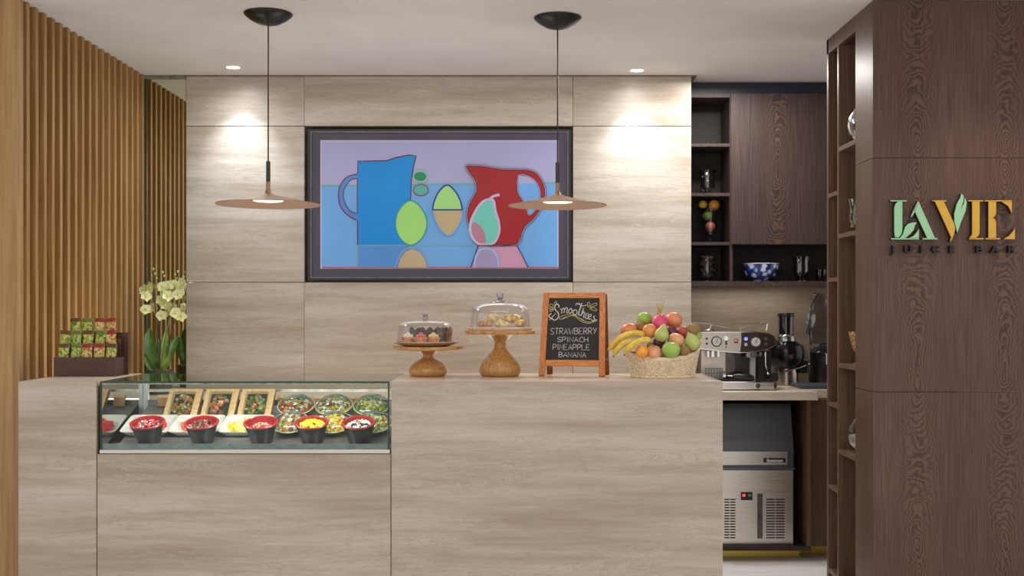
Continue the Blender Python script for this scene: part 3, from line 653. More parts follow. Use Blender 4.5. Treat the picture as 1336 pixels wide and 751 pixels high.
# ================================================================ CHALKBOARD
Yb = 4.90; ang = math.radians(12.5); lean = math.radians(11.5)
cb = thing('chalkboard_sign', 'orange wooden A-frame chalkboard with smoothie menu on the counter', 'sign', (X(745.5, Yb), Yb, ZT+.0033), (0, 0, -ang))
H = .362; Wd = .143; sw = .026
Ml = Matrix.Rotation(-lean, 4, 'X')
def fr(name, m, *a, bevel=.0015):
    b = B(); b.M = Ml; b.box(*a); return obj(name, b, m, cb, bevel=bevel)
def taper(name, m, x0, x1, dx):
    b = B(); b.M = Ml; b.loops([[(x0, 0, 0), (x1, 0, 0), (x1, .016, 0), (x0, .016, 0)], [(x0+dx, 0, H), (x1+dx, 0, H), (x1+dx, .016, H), (x0+dx, .016, H)]]); return obj(name, b, m, cb, bevel=.0015)
taper('frame_stile', PINE, -Wd, -Wd+sw, .007); taper('frame_stile', PINE, Wd-sw, Wd, -.007)
fr('frame_rail', PINE_H, -Wd+sw+.006, Wd-sw-.006, .001, .015, H-.024, H); fr('frame_rail', PINE_H, -Wd+sw+.001, Wd-sw-.001, .001, .015, .042, .068)
b = B(); b.M = Ml; b.prism([(-Wd+sw-.001, .066), (Wd-sw+.001, .066), (Wd-sw-.006, H-.022), (-Wd+sw+.006, H-.022)], .004, at=.006); obj('board', b, SLATE, cb)
yt, ztp = math.sin(lean)*H, math.cos(lean)*H
for x0, x1 in ((-Wd+.006, -Wd+.03), (Wd-.03, Wd-.004)):
    b = B(); b.loops([[(x0, yt+.085, -.0032), (x1, yt+.085, -.0032), (x1, yt+.101, -.0032), (x0, yt+.101, -.0032)], [(x0, yt+.017, ztp-.006), (x1, yt+.017, ztp-.006), (x1, yt+.033, ztp-.01), (x0, yt+.033, ztp-.01)]]); obj('rear_leg', b, PINE_D, cb, bevel=.001)
b = B(); b.box(-Wd+.03, Wd-.03, yt+.075, yt+.085, .06, .085); obj('rear_rail', b, PINE_D, cb)
b = B(); b.box(-Wd+.03, Wd-.03, yt+.02, yt+.03, ztp-.03, ztp-.012); obj('rear_rail', b, PINE_D, cb)
obj('chain', B().tube([(Wd-.004, .02, .075), (Wd+.004, .05, .066), (Wd-.002, yt+.07, .078)], .0012, 5), CHROME, cb)
# chalk strokes, board coordinates traced on the crop: x 0..1 across the slate, y 0..1 down
bx0, bx1 = -Wd+sw+.004, Wd-sw-.004; bz1, bz0 = H-.028, .070
def stroke(b, pts, r, smoothn=4):
    P = [Vector((bx0+(bx1-bx0)*u, .0055, bz1+(bz0-bz1)*v)) for u, v in pts]
    if smoothn and len(P) > 2:
        Q = []
        for i in range(len(P)-1):
            p0, p1, p2, p3 = P[max(i-1, 0)], P[i], P[i+1], P[min(i+2, len(P)-1)]
            for k in range(smoothn):
                u = k/smoothn; Q.append(.5*((2*p1)+(-p0+p2)*u+(2*p0-5*p1+4*p2-p3)*u*u+(-p0+3*p1-3*p2+p3)*u**3))
        P = Q+[P[-1]]
    b.tube(P, r, 5)
LET = {'S': [[(1, .12), (.6, 0), (.1, .15), (.15, .4), (.8, .6), (.95, .85), (.5, 1), (0, .88)]], 'T': [[(0, 0), (1, 0)], [(.5, 0), (.5, 1)]], 'R': [[(0, 1), (0, 0)], [(0, .02), (.6, 0), (.95, .25), (.6, .5), (0, .52)], [(.3, .52), (1, 1)]],
 'A': [[(0, 1), (.5, 0), (1, 1)], [(.2, .65), (.8, .65)]], 'W': [[(0, 0), (.27, 1), (.5, .3), (.73, 1), (1, 0)]], 'B': [[(0, 1), (0, 0)], [(0, .02), (.6, 0), (.9, .22), (.5, .46), (0, .48)], [(.4, .47), (.95, .6), (.95, .85), (.5, 1), (0, 1)]],
 'E': [[(.9, 0), (0, 0), (0, 1), (.95, 1)], [(0, .5), (.75, .5)]], 'Y': [[(0, 0), (.45, .5)], [(1, 0), (.3, 1)]], 'P': [[(0, 1), (0, 0)], [(0, .02), (.65, 0), (.95, .27), (.6, .55), (0, .55)]], 'I': [[(.5, 0), (.5, 1)]],
 'N': [[(0, 1), (0, 0), (1, 1), (1, 0)]], 'C': [[(1, .15), (.55, 0), (.08, .35), (.1, .75), (.5, 1), (1, .88)]], 'H': [[(0, 0), (0, 1)], [(1, 0), (1, 1)], [(0, .5), (1, .5)]], 'L': [[(0, 0), (0, 1), (.9, 1)]]}
def word(b, txt, u0, u1, v0, v1, rise=0):
    ws = [(.35 if c == 'I' else 1.3 if c == 'W' else 1) for c in txt]; gap = .28; tot = sum(ws)+gap*(len(txt)-1); k = (u1-u0)/tot; u = u0
    for i, (c, w_) in enumerate(zip(txt, ws)):
        dv = -rise*i/len(txt)
        for st in LET[c]:
            sm = 4 if c in 'SC' or (c in 'RBP' and len(st) > 3) else 0
            stroke(b, [(u+x*w_*k, v0+dv+y*(v1-v0)) for x, y in st], .00125, sm)
        u += (w_+gap)*k
def chalk(name, m, fn):
    b = B(); b.M = Ml; fn(b); return obj(name, b, m, cb)
chalk('menu_line', CHALK_W, lambda b: word(b, 'STRAWBERRY', .06, .95, .485, .585, .01))
chalk('menu_line', CHALK_W, lambda b: word(b, 'SPINACH', .20, .79, .63, .71))
chalk('menu_line', CHALK_W, lambda b: word(b, 'PINEAPPLE', .12, .83, .75, .84))
chalk('menu_line', CHALK_W, lambda b: word(b, 'BANANA', .24, .76, .88, .96))
# crop of the heading: board spans x 205..1040, heading y 115.. ; full board height 1010 units
def hc(pts): return [((x-203)/835, (y-112)/1010) for x, y in pts]
def title(b):
    for st, r in (([(370, 255), (375, 215), (340, 195), (310, 225), (320, 290), (370, 350), (370, 420), (320, 465), (265, 440), (225, 410), (220, 380), (260, 355)], .0028),
                  ([(225, 465), (260, 430), (330, 350)], .0014), ([(395, 280), (425, 290), (420, 355)], .0018), ([(425, 300), (450, 262), (468, 290), (460, 345)], .0018), ([(470, 290), (500, 250), (515, 280), (505, 335), (525, 350)], .0018),
                  ([(575, 275), (545, 285), (535, 325), (560, 350), (590, 320), (580, 275), (560, 270)], .002), ([(650, 290), (620, 300), (610, 350), (640, 380), (670, 350), (665, 300), (640, 290)], .002), ([(590, 300), (620, 300)], .0012),
                  ([(745, 180), (720, 270), (700, 340), (700, 375), (725, 380)], .0026), ([(650, 220), (660, 185), (700, 200), (760, 225), (820, 210)], .0016), ([(670, 200), (700, 180), (715, 195)], .0013),
                  ([(775, 260), (755, 340), (735, 395)], .0024), ([(745, 370), (780, 325), (795, 345), (780, 400), (790, 430)], .002), ([(830, 345), (810, 400), (825, 440), (850, 430)], .002), ([(850, 340), (850, 400)], .0012),
                  ([(865, 415), (900, 395), (900, 370), (875, 370), (855, 410), (870, 450), (905, 440)], .0018), ([(965, 390), (940, 410), (955, 435), (960, 460), (935, 470), (910, 460)], .0022), ([(960, 455), (1000, 460)], .0012)):
        stroke(b, hc(st), r)
chalk('menu_heading', CHALK_W, title)
def orn(b):
    for st in ([(300, 190), (310, 155), (335, 155), (330, 190), (300, 215)], [(290, 215), (245, 195), (222, 210), (235, 240), (290, 240)], [(290, 260), (240, 250), (222, 265), (240, 285), (290, 265)], [(290, 275), (240, 295), (230, 315), (260, 315), (300, 280)],
               [(860, 250), (835, 200), (845, 170), (870, 175), (875, 240)], [(880, 235), (930, 190), (985, 185), (985, 210), (930, 235), (880, 250)], [(880, 262), (940, 255), (985, 285), (980, 305), (930, 300), (880, 275)],
               [(395, 450), (400, 410), (480, 380), (600, 375), (660, 395), (730, 440), (810, 485), (880, 495), (1000, 465)], [(395, 450), (460, 440), (550, 400), (630, 395), (700, 450), (790, 505), (880, 515), (1000, 470)], [(440, 430), (500, 410)], [(720, 430), (790, 470)]):
        stroke(b, hc(st), .0012)
chalk('menu_ornament', CHALK_Y, orn)
# ================================================================ FRUIT BASKET
Yk = 4.86; kx = X(864.5, Yk)
bk = thing('fruit_basket', 'cream woven oval basket holding a heap of fruit on the counter', 'basket', (kx, Yk, ZT))
WICK = plain('wicker', (226, 208, 178), .6, 0, .05, 90); WICK_D = plain('wicker_gap', (112, 88, 60), .8, 0, .1)
RX0, RX1, SYB = .132, .152, .82
def hr(a): return .092+.020*abs(math.cos(a))**2+ .006*math.cos(a) + .008*math.sin(a)   # rim height dips at the front
def brad(f): return RX0+(RX1-RX0)*f**1.3
NST = 44
b = B()
for i in range(12):
    pts = []
    for k in range(NST*2+1):
        a = 2*PI*k/(NST*2); f = (i+.5)/12; h_ = .006+(hr(a)-.010)*f; r_ = brad(f)+(.0026 if (k+i) % 2 else -.0022)
        if k % 1 == 0: pts.append((r_*math.cos(a), r_*SYB*math.sin(a), h_))
    b.tube(pts, .0036, 5, caps=False)
tag(obj('woven_strand', b, WICK, bk, smooth=True), kind='stuff')
b = B()
for k in range(NST):
    a = 2*PI*k/NST; b.tube([(brad(f)*math.cos(a), brad(f)*SYB*math.sin(a), .004+(hr(a)-.01)*f) for f in (0, .5, 1)], .0018, 5)
tag(obj('stake', b, WICK, bk), kind='stuff')
b = B(); b.loops([[((brad(f)-.003)*math.cos(2*PI*k/64), (brad(f)-.003)*SYB*math.sin(2*PI*k/64), .003+(hr(2*PI*k/64)-.008)*f) for k in range(64)] for f in (0, .5, 1)], cap1=False); obj('lining', b, WICK_D, bk, smooth=True)
def ring(b, f, dz, r, seg=64):
    b.tube([((brad(f)+.001)*math.cos(2*PI*k/seg), (brad(f)+.001)*SYB*math.sin(2*PI*k/seg), (hr(2*PI*k/seg) if f else .004)+dz) for k in range(seg+1)], r, 7, caps=False)
b = B(); ring(b, 1, -.001, .0052); ring(b, 1, -.008, .0036); obj('rim', b, WICK, bk, smooth=True)
b = B(); ring(b, 0, 0, .004); obj('foot_ring', b, WICK, bk, smooth=True)
# fruit heap: every piece keeps its place in the photograph's view, depth solved so that none overlap
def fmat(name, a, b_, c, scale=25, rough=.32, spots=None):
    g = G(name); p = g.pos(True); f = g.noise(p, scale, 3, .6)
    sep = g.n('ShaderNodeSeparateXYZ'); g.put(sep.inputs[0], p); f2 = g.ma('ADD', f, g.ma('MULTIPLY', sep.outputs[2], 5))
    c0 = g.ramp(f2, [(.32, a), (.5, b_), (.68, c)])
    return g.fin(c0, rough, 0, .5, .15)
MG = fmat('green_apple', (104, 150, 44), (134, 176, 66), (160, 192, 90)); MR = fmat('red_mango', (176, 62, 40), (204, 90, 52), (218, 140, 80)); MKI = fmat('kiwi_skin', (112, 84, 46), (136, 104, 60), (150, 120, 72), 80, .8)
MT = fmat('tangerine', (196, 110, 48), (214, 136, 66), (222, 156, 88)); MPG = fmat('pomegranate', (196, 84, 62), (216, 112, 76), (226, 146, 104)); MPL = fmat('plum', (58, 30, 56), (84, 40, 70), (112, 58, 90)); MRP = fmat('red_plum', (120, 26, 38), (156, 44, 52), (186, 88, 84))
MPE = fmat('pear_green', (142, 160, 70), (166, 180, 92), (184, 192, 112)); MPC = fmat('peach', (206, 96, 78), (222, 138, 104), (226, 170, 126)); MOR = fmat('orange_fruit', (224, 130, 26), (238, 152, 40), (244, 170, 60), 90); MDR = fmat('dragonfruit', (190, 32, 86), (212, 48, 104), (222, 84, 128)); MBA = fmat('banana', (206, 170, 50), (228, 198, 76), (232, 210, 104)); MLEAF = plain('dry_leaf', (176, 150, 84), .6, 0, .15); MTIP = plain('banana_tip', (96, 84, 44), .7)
FL = [  # name, category, crop x, crop y, crop radius, material, shape, label
 ('orange', 820, 492, 42, MOR, 'r', 'bright orange tucked under the bananas at the basket rim'),
 ('peach', 907, 503, 54, MPC, 'p', 'red blushed peach at the front rim of the basket'),
 ('green_apple', 1032, 477, 58, MG, 'a', 'green apple at the centre front of the basket'),
 ('kiwi', 1125, 487, 36, MKI, 'k', 'brown kiwi beside the front green apple'),
 ('pear', 1188, 428, 52, MPE, 'pr', 'pale green pear at the right end of the basket'),
 ('kiwi', 884, 452, 27, MKI, 'k', 'small kiwi between the bananas and the dark plum'),
 ('plum', 945, 432, 42, MPL, 'r', 'dark purple plum above the front peach'),
 ('peach', 1068, 410, 54, MPC, 'p', 'pinkish peach above the front green apple'),
 ('pear', 963, 372, 48, MPE, 'pr', 'green pear in the middle of the heap'),
 ('tangerine', 876, 343, 49, MT, 'r', 'dull orange tangerine above the banana ends'),
 ('plum', 1035, 350, 36, MPL, 'r', 'small purple plum below the pomegranate'),
 ('red_plum', 1120, 353, 44, MRP, 'r', 'shiny dark red plum at the right of the heap'),
 ('green_apple', 1213, 372, 38, MG, 'a', 'green apple peeping out at the far right'),
 ('kiwi', 1196, 328, 38, MKI, 'k', 'brown kiwi at the top right of the heap'),
 ('mango', 724, 336, 50, MR, 'm', 'orange red mango at the far left of the heap'),
 ('kiwi', 806, 312, 38, MKI, 'k', 'brown kiwi under the top green mango'),
 ('dragonfruit', 948, 290, 58, MDR, 'd', 'pink dragonfruit with dry leafy crown on top of the heap'),
 ('green_mango', 838, 260, 54, MG, 'm', 'green mango at the upper left of the heap'),
 ('pomegranate', 1048, 266, 57, MPG, 'pg', 'large orange red pomegranate at the top right'),
]
placed = []
def solve(cx_, cy_, rpx, Ymin):
    px, py = 690+cx_/5.5625, 370+cy_/5.5625; Y = Ymin
    while True:
        r = 1.14*rpx/5.5625*Y/F; p = Vector((X(px, Y), Y, Z(py, Y)))
        if all((p-q).length > (r+rq)*.97 for q, rq in placed) or Y > 5.02: break
        Y += .003
    placed.append((p, r)); return p, r
# bananas first (front left)
def banana(pts, r, lab, Y0):
    P = [Vector((X(690+a/5.5625, Y0+d), Y0+d, Z(370+c/5.5625, Y0+d))) for a, c, d in pts]
    Q = []; 
    for i in range(len(P)-1):
        p0, p1, p2, p3 = P[max(i-1, 0)], P[i], P[i+1], P[min(i+2, len(P)-1)]
        for k in range(5):
            u = k/5; Q.append(.5*((2*p1)+(-p0+p2)*u+(2*p0-5*p1+4*p2-p3)*u*u+(-p0+3*p1-3*p2+p3)*u**3))
    Q.append(P[-1]); n = len(Q)-1; base = Q[-1].copy()
    q = thing('banana', lab, 'banana', tuple(base), group='bananas hanging over the basket rim')
    Q = [tuple(v-base) for v in Q]; rad = [r*(.30+.70*min(1, min(i/n*5, (n-i)/n*7+.3))) for i in range(n+1)]
    obj('peel', B().tube(Q, rad, 7), MBA, q, smooth=50)
    d = (Vector(Q[0])-Vector(Q[1])).normalized(); obj('tip', B().tube([Q[0], tuple(Vector(Q[0])+d*.006)], r*.33, 6), MTIP, q)
    for i in range(2, n+1, 3): placed.append((Vector(Q[i])+base, r*.9))
banana([(575, 480, 0), (605, 455, 0), (650, 405, 0), (715, 368, .0), (790, 358, .01), (838, 372, .02)], .0128, 'rear banana of the three reaching out left of the basket', 4.775)
banana([(617, 522, 0), (640, 480, 0), (690, 435, 0), (745, 418, .01), (800, 415, .025)], .0118, 'middle banana hanging lowest over the left rim', 4.742)
banana([(697, 512, 0), (725, 470, 0), (780, 430, 0), (835, 405, .01), (882, 408, .02)], .0128, 'front banana lying toward the plum', 4.712)
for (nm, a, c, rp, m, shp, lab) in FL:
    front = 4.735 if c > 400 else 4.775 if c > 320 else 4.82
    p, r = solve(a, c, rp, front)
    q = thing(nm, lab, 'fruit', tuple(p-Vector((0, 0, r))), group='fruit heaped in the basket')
    rr = random.Random(int(a)); rot = (rr.uniform(-.5, .5), rr.uniform(-.5, .5), rr.uniform(0, 6))
    M0 = Matrix.Translation((0, 0, r)) @ Euler(rot).to_matrix().to_4x4()
    b = B(); b.M = M0
    if shp in 'arpg' and shp != 'pr':
        dip = .16 if shp in ('a', 'p') else .05
        b.ball((0, 0, 0), r, 28, 18, (1, 1, .96), lambda d: 1-dip*max(0, abs(d.z)-.75)*3.2*(.5+.5*(d.z > 0)) - (.05*max(0, d.x-.6)*(1 if shp == 'p' else 0)))
        obj('flesh', b, m, q, smooth=True)
        b = B(); b.M = M0
        if shp == 'a': b.tube([(0, 0, r*.8), (.001, 0, r*1.08)], .0012, 5); obj('stalk', b, MTIP, q)
        elif shp == 'pg':
            for k in range(5): b.M = M0 @ Matrix.Rotation(k*2*PI/5, 4, 'Z'); b.loops([[(.006, -.004, r*.85), (.006, .004, r*.85), (.004, .004, r*.85)], [(.009, -.0005, r*1.2), (.009, .0005, r*1.2), (.008, 0, r*1.2)]])
            obj('crown', b, MPG, q)
        else: b.ball((0, 0, r*.92), .0022, 6, 4); obj('navel', b, MTIP, q)
    elif shp == 'k': b.ball((0, 0, 0), r, 20, 14, (1.12, .92, .92)); obj('skin', b, m, q, smooth=True)
    elif shp == 'm': b.ball((0, 0, 0), r, 24, 16, (1.08, .9, .88), lambda d: 1+.07*d.x*d.z); obj('skin', b, m, q, smooth=True)
    elif shp == 'pr':
        b.M = Matrix.Translation((0, 0, r)) @ Euler((rr.uniform(-.2, .3), rr.uniform(-.3, .3), 0)).to_matrix().to_4x4()
        b.lathe([(0, -r*.92), (r*.5, -r*.86), (r*.9, -r*.45), (r, 0), (r*.9, r*.4), (r*.62, r*.85), (r*.45, r*1.15), (r*.36, r*1.35), (r*.2, r*1.47), (0, r*1.48)], 26, cap0=False, cap1=False); M1 = b.M; obj('flesh', b, m, q, smooth=True)
        b = B(); b.M = M1; b.tube([(0, 0, r*1.45), (.002, 0, r*1.75)], .0012, 5); obj('stalk', b, MTIP, q)
    elif shp == 'd':
        b.M = Matrix.Translation((0, 0, r)); b.ball((0, 0, 0), r, 24, 16, (.9, .9, 1.05), lambda d: 1+.03*math.sin(7*d.x)*math.sin(8*d.z)); obj('flesh', b, m, q, smooth=True)
        for k in range(9):
            b = B(); a_ = k*.7; lo = k < 4; tilt = (.55 if lo else .22)
            b.M = Matrix.Translation((.002, 0, r*1.6 if lo else r*1.85)) @ Matrix.Rotation(a_, 4, 'Z') @ Matrix.Rotation(tilt, 4, 'Y')
            L_ = r*(.9 if lo else 1.55)
            b.loops([[(-.0012, -.006, 0), (-.0012, .006, 0), (.0012, .006, 0), (.0012, -.006, 0)], [(.001, -.0048, L_*.6), (.001, .0048, L_*.6), (.002, .0048, L_*.6), (.002, -.0048, L_*.6)], [(.006, -.001, L_), (.006, .001, L_), (.007, .001, L_), (.007, -.001, L_)]])
            obj('crown_leaf', b, MLEAF, q)
# ================================================================ PENDANTS
def pendant(px, pyr, Y, lab, pycan, R=.231, tilt=0):
    t = thing('pendant_lamp', lab, 'pendant lamp', (X(px, Y), Y, HC), group='bronze pendant lamps over the counter')
    zr = Z(pyr, Y)-HC    # rim height
    s_ = Y/F
    obj('canopy', B().lathe([(0, -.055), (.02, -.054), (.05, -.046), (.085, -.026), (.106, -.008), (.108, -.003), (.100, -.001), (0, -.0005)], 40, cap0=False, cap1=False), CANOPY, t, smooth=True)
    obj('cord', B().tube([(0, 0, -.05), (0, 0, zr+56*s_)], .0033, 8), BLACK, t, smooth=True)
    obj('stem', B().lathe([(.0095, zr+29*s_), (.0095, zr+55.5*s_), (.006, zr+56*s_)], 20), GREY_STEM, t, smooth=True)
    h1, h2 = zr+29*s_, zr+15*s_
    prof = [(.0098, h1), (.0100, h2+.014), (.0125, h2+.004), (.019, h2-.006), (.035, h2-.012), (R*.5, zr+.022), (R*.85, zr+.006), (R, zr), (R*.995, zr-.004), (R*.8, zr+.000), (R*.5, zr+.010), (.072, zr+.016), (.068, zr+.019), (.0675, zr+.026), (0, zr+.027)]
    obj('shade', B().lathe(prof, 72, cap1=False), BRONZE, t, smooth=50)
    obj('diffuser', B().lathe([(0, zr+.011), (.062, zr+.012), (.066, zr+.014), (.066, zr+.0255), (0, zr+.0257)], 40, cap0=False, cap1=False), LAMP_P, t, smooth=True)
    l = spot('pendant_lamp_light', (X(px, Y), Y, HC+zr+.010), 13, 160, .5, (1, .86, .68), .05)
    l.parent = t; l.location = (0, 0, zr+.004)
pendant(350, 266, 5.15, 'left bronze disc pendant lamp, hanging before the stone wall', 18)
pendant(727.5, 267.5, 5.22, 'right bronze disc pendant lamp, hanging before the artwork edge', 22, R=.223)
# ================================================================ DOWNLIGHTS
dl = None
for i, (px, py, lab) in enumerate([(304, 87.5, 'round recessed ceiling downlight above the left side of the stone wall'), (831, 91.5, 'round recessed ceiling downlight above the right side of the stone wall')]):
    Y = 1.32*F/(CY-py); x = X(px, Y)
    if dl is None:
        dl = t = thing('ceiling_downlight', lab, 'downlight', (x, Y, HC), group='recessed downlights by the stone wall')
        obj('trim_ring', B().lathe([(.034, -.0002), (.036, -.003), (.043, -.0035), (.046, -.0002)], 32, cap0=False, cap1=False), plain('white_ring', (235, 230, 224), .5), t, smooth=True)
        obj('lens', B().lathe([(0, -.0022), (.034, -.0022), (.035, -.0005), (0, -.0003)], 32, cap0=False, cap1=False), LAMP, t)
    else: t = dup(dl, (x, Y, HC), label=lab)
    Y = 6.325
    spot('downlight_beam', (x, Y, HC-.01), 38, 76, 1.0, (.74, .88, 1.0), .012, (math.radians(9), 0, 0))
    spot('downlight_glow', (x, Y, HC-.01), 9, 160, 1.0, (.86, .94, 1.0), .03)
for x, y, e in ((-1.5, 3.9, 9), (-.3, 3.9, 9), (.85, 3.9, 9), (2.0, 4.45, 19)):
    spot('unseen_front_spot', (x, y, HC-.02), e, 100, .8, (1, .93, .84), .03)  # out of view; row added to light the counter, last for the sign's shadows
# ================================================================ ARTWORK SCREEN
Yp = YW+.012; s = Yp/F
pc = thing('wall_artwork', 'framed picture of a blue jug and a red jug in the wall niche', 'artwork', (0, Yp, 0))
fx0, fx1, fz0, fz1 = X(401, Yp), X(745.5, Yp), Z(365.5, Yp), Z(168.5, Yp)
FRB = plain('black_frame', (24, 20, 18), .35); FRG = plain('grey_bezel', (104, 98, 108), .35, .3)
ew = .015
for n_, a in (('frame_side', (fx0, fx0+ew, 0, .05, fz0, fz1)), ('frame_side', (fx1-ew, fx1, 0, .05, fz0, fz1)), ('frame_side', (fx0+ew, fx1-ew, 0, .05, fz1-.010, fz1)), ('frame_side', (fx0+ew, fx1-ew, 0, .05, fz0, fz0+.012))): bx(n_, FRB, pc, *a)
i0, i1, k0, k1 = fx0+ew, fx1-ew, fz0+.012, fz1-.010; e2 = .008
for a in ((i0, i0+e2, .004, .03, k0, k1), (i1-e2, i1, .004, .03, k0, k1), (i0+e2, i1-e2, .004, .03, k1-e2, k1), (i0+e2, i1-e2, .004, .03, k0, k0+e2)): bx('inner_bezel', FRG, pc, *a)
g = G('purple_mat'); MATP = g.fin(g.ramp(g.noise(g.pos(), 1.6, 2), [(.35, (58, 54, 66)), (.55, (62, 54, 74)), (.7, (54, 36, 72))]), .3, 0, .5)
bx('mount', MATP, pc, i0, i1, .014, .03, k0, k1)
def ap(x, y): return (X(390+x/3.492, Yp), Z(160+y/3.492, Yp))
def flat(c, rough=.22): return plain('print_%d_%d_%d' % c, c, rough, 0, .01, 4, spec=.25)
layer = [0]
def shape(pts, c, name='painted_shape', sm=0):
    P = [ap(*p) for p in pts]
    if sm:
        Q = []; n = len(P)
        for i in range(n):
            p0, p1, p2, p3 = [Vector(P[(i+q) % n]) for q in (-1, 0, 1, 2)]
            for k in range(sm):
                u = k/sm; v = .5*((2*p1)+(-p0+p2)*u+(2*p0-5*p1+4*p2-p3)*u*u+(-p0+3*p1-3*p2+p3)*u**3); Q.append((v.x, v.y))
        P = Q
    layer[0] += 1; b = B(); d = .00025*layer[0]; b.prism(P, .00024, at=.0135-d); return obj(name, b, flat(c), pc)
def ln(pts, c, wpx=5, closed=False, sm=4, name='painted_line'):
    P = [Vector(ap(*p)) for p in pts]
    if sm and len(P) > 2:
        Q = []; n = len(P); rng = range(n if closed else n-1)
        for i in rng:
            p0, p1, p2, p3 = (P[(i-1) % n], P[i], P[(i+1) % n], P[(i+2) % n]) if closed else (P[max(i-1, 0)], P[i], P[i+1], P[min(i+2, n-1)])
            for k in range(sm):
                u = k/sm; Q.append(.5*((2*p1)+(-p0+p2)*u+(2*p0-5*p1+4*p2-p3)*u*u+(-p0+3*p1-3*p2+p3)*u**3))
        if not closed: Q.append(P[-1])
        P = Q
    w_ = wpx/2/3.492*s; layer[0] += 1; y = .0135-.00025*layer[0]; b = B(); n = len(P); L_, R_ = [], []
    for i in range(n):
        a = P[(i-1) % n] if closed else P[max(i-1, 0)]; c_ = P[(i+1) % n] if closed else P[min(i+1, n-1)]
        d = (c_-a); d = d.normalized() if d.length > 1e-9 else Vector((1, 0)); nn = Vector((-d.y, d.x))*w_
        L_.append(b.v((P[i].x+nn.x, y, P[i].y+nn.y))); R_.append(b.v((P[i].x-nn.x, y, P[i].y-nn.y)))
    for i in range(n if closed else n-1): b.f([L_[i], L_[(i+1) % n], R_[(i+1) % n], R_[i]])
    o = obj(name, b, flat(c), pc)
    return o
SKY_, SEA, RED_, BLU = (158, 158, 196), (104, 158, 214), (146, 26, 34), (18, 130, 206)
shape([(96, 78), (1183, 78), (1183, 664), (96, 664)], (186, 176, 196), 'print_border')
shape([(101, 84), (1178, 84), (1178, 275), (101, 288)], SKY_, 'print_ground'); shape([(101, 288), (1178, 275), (1178, 660), (101, 660)], SEA, 'print_ground')
shape([(101, 282), (1178, 268), (1178, 277), (101, 291)], (96, 160, 168)); shape([(106, 656), (1183, 656), (1183, 662), (106, 662)], (176, 80, 96))
shape([(267, 556), (500, 556), (500, 658), (267, 658)], (80, 136, 200))
ln([(265, 558), (265, 658)], (126, 160, 150), 5, sm=0); ln([(265, 557), (812, 557)], (110, 160, 176), 5, sm=0)
HB = [(267, 232), (215, 248), (182, 300), (184, 370), (215, 415), (266, 446)]; 
shape([(267, 232), (215, 248), (182, 300), (184, 370), (215, 415), (266, 446), (266, 412), (232, 398), (204, 350), (204, 300), (232, 258), (267, 252)], (70, 130, 196))
JB = [(267, 175), (390, 173), (440, 158), (500, 146), (533, 150), (520, 200), (510, 250), (507, 350), (507, 555), (267, 555)]
shape(JB, BLU); ln([(267, 232), (267, 174), (340, 173), (400, 172), (440, 158), (500, 146), (533, 149), (520, 205), (511, 260), (507, 350)], (92, 34, 62), 5, sm=0)
ln(HB, (120, 40, 66), 5); ln([(265, 252), (232, 262), (202, 310), (206, 360), (232, 402), (264, 413)], (120, 40, 66), 4); ln([(265, 252), (265, 413)], (120, 40, 66), 4, sm=0); ln([(266, 446), (266, 556)], (120, 40, 66), 5, sm=0)
LM = [(508, 354), (545, 375), (575, 420), (582, 470), (560, 525), (508, 558), (460, 525), (440, 470), (447, 415), (475, 372)]
shape(LM, (150, 204, 112), sm=5); ln(LM, (46, 150, 150), 6, closed=True)
RM = [(515, 570), (550, 580), (580, 620), (590, 659), (444, 659), (455, 615), (480, 580)]; shape([(515, 574), (548, 586), (574, 622), (582, 659), (450, 659), (460, 618), (484, 586)], (176, 160, 126)); ln([(438, 659), (455, 612), (482, 578), (515, 570), (552, 580), (580, 618), (590, 659)], (120, 150, 196), 8)
el = lambda cx, cy, rx, ry: [(cx+rx*math.cos(2*PI*k/20), cy+ry*math.sin(2*PI*k/20)) for k in range(20)]
shape(el(555, 243, 36, 30), (130, 172, 166)); shape(el(552, 244, 28, 21), (28, 128, 86)); shape(el(555, 306, 34, 27), (84, 160, 150)); ln(el(555, 306, 34, 25), (110, 50, 80), 4, closed=True, sm=0)
EG = [(609, 395), (615, 360), (640, 310), (675, 283), (710, 310), (735, 355), (743, 395)]; shape(EG, (150, 202, 122))
EL = [(609, 397), (622, 440), (650, 490), (683, 512), (715, 485), (738, 440), (743, 397)]; shape(EL, (176, 160, 120)); ln(EL, (136, 150, 184), 8); ln(EG, (28, 44, 130), 6); ln([(607, 396), (745, 396)], (28, 44, 130), 6, sm=0)
OUT = [(758, 196), (790, 193), (850, 197), (930, 210), (1040, 212), (1085, 230), (1115, 275), (1124, 330), (1105, 390), (1070, 440), (1035, 470), (1015, 510), (993, 556), (815, 556), (790, 510), (767, 450), (767, 390), (795, 330), (806, 310), (804, 270), (780, 235)]
HOL = [(1000, 238), (1050, 245), (1085, 275), (1100, 320), (1093, 370), (1070, 405), (1055, 420), (1043, 415), (1038, 385), (1015, 345), (998, 312)]
shape([(820, 560), (995, 560), (1040, 659), (786, 659)], (186, 140, 170)); shape(OUT, RED_)
shape([(1000, 240), (1050, 246), (1085, 276), (1098, 276), (1000, 284)], SKY_); shape(HOL, SEA); shape([(1000, 240), (1050, 246), (1082, 274), (1000, 276)], SKY_)
ln(OUT, (20, 30, 70), 7, closed=True, sm=2); ln(OUT, (196, 180, 200), 2, closed=True, sm=2); ln(HOL, (20, 30, 70), 6, closed=True, sm=2); ln(HOL, (200, 186, 206), 2, closed=True, sm=2)
PR = [(885, 352), (895, 400), (910, 450), (912, 500), (890, 545), (850, 556), (808, 545), (780, 500), (783, 450), (800, 410), (822, 375), (850, 352)]
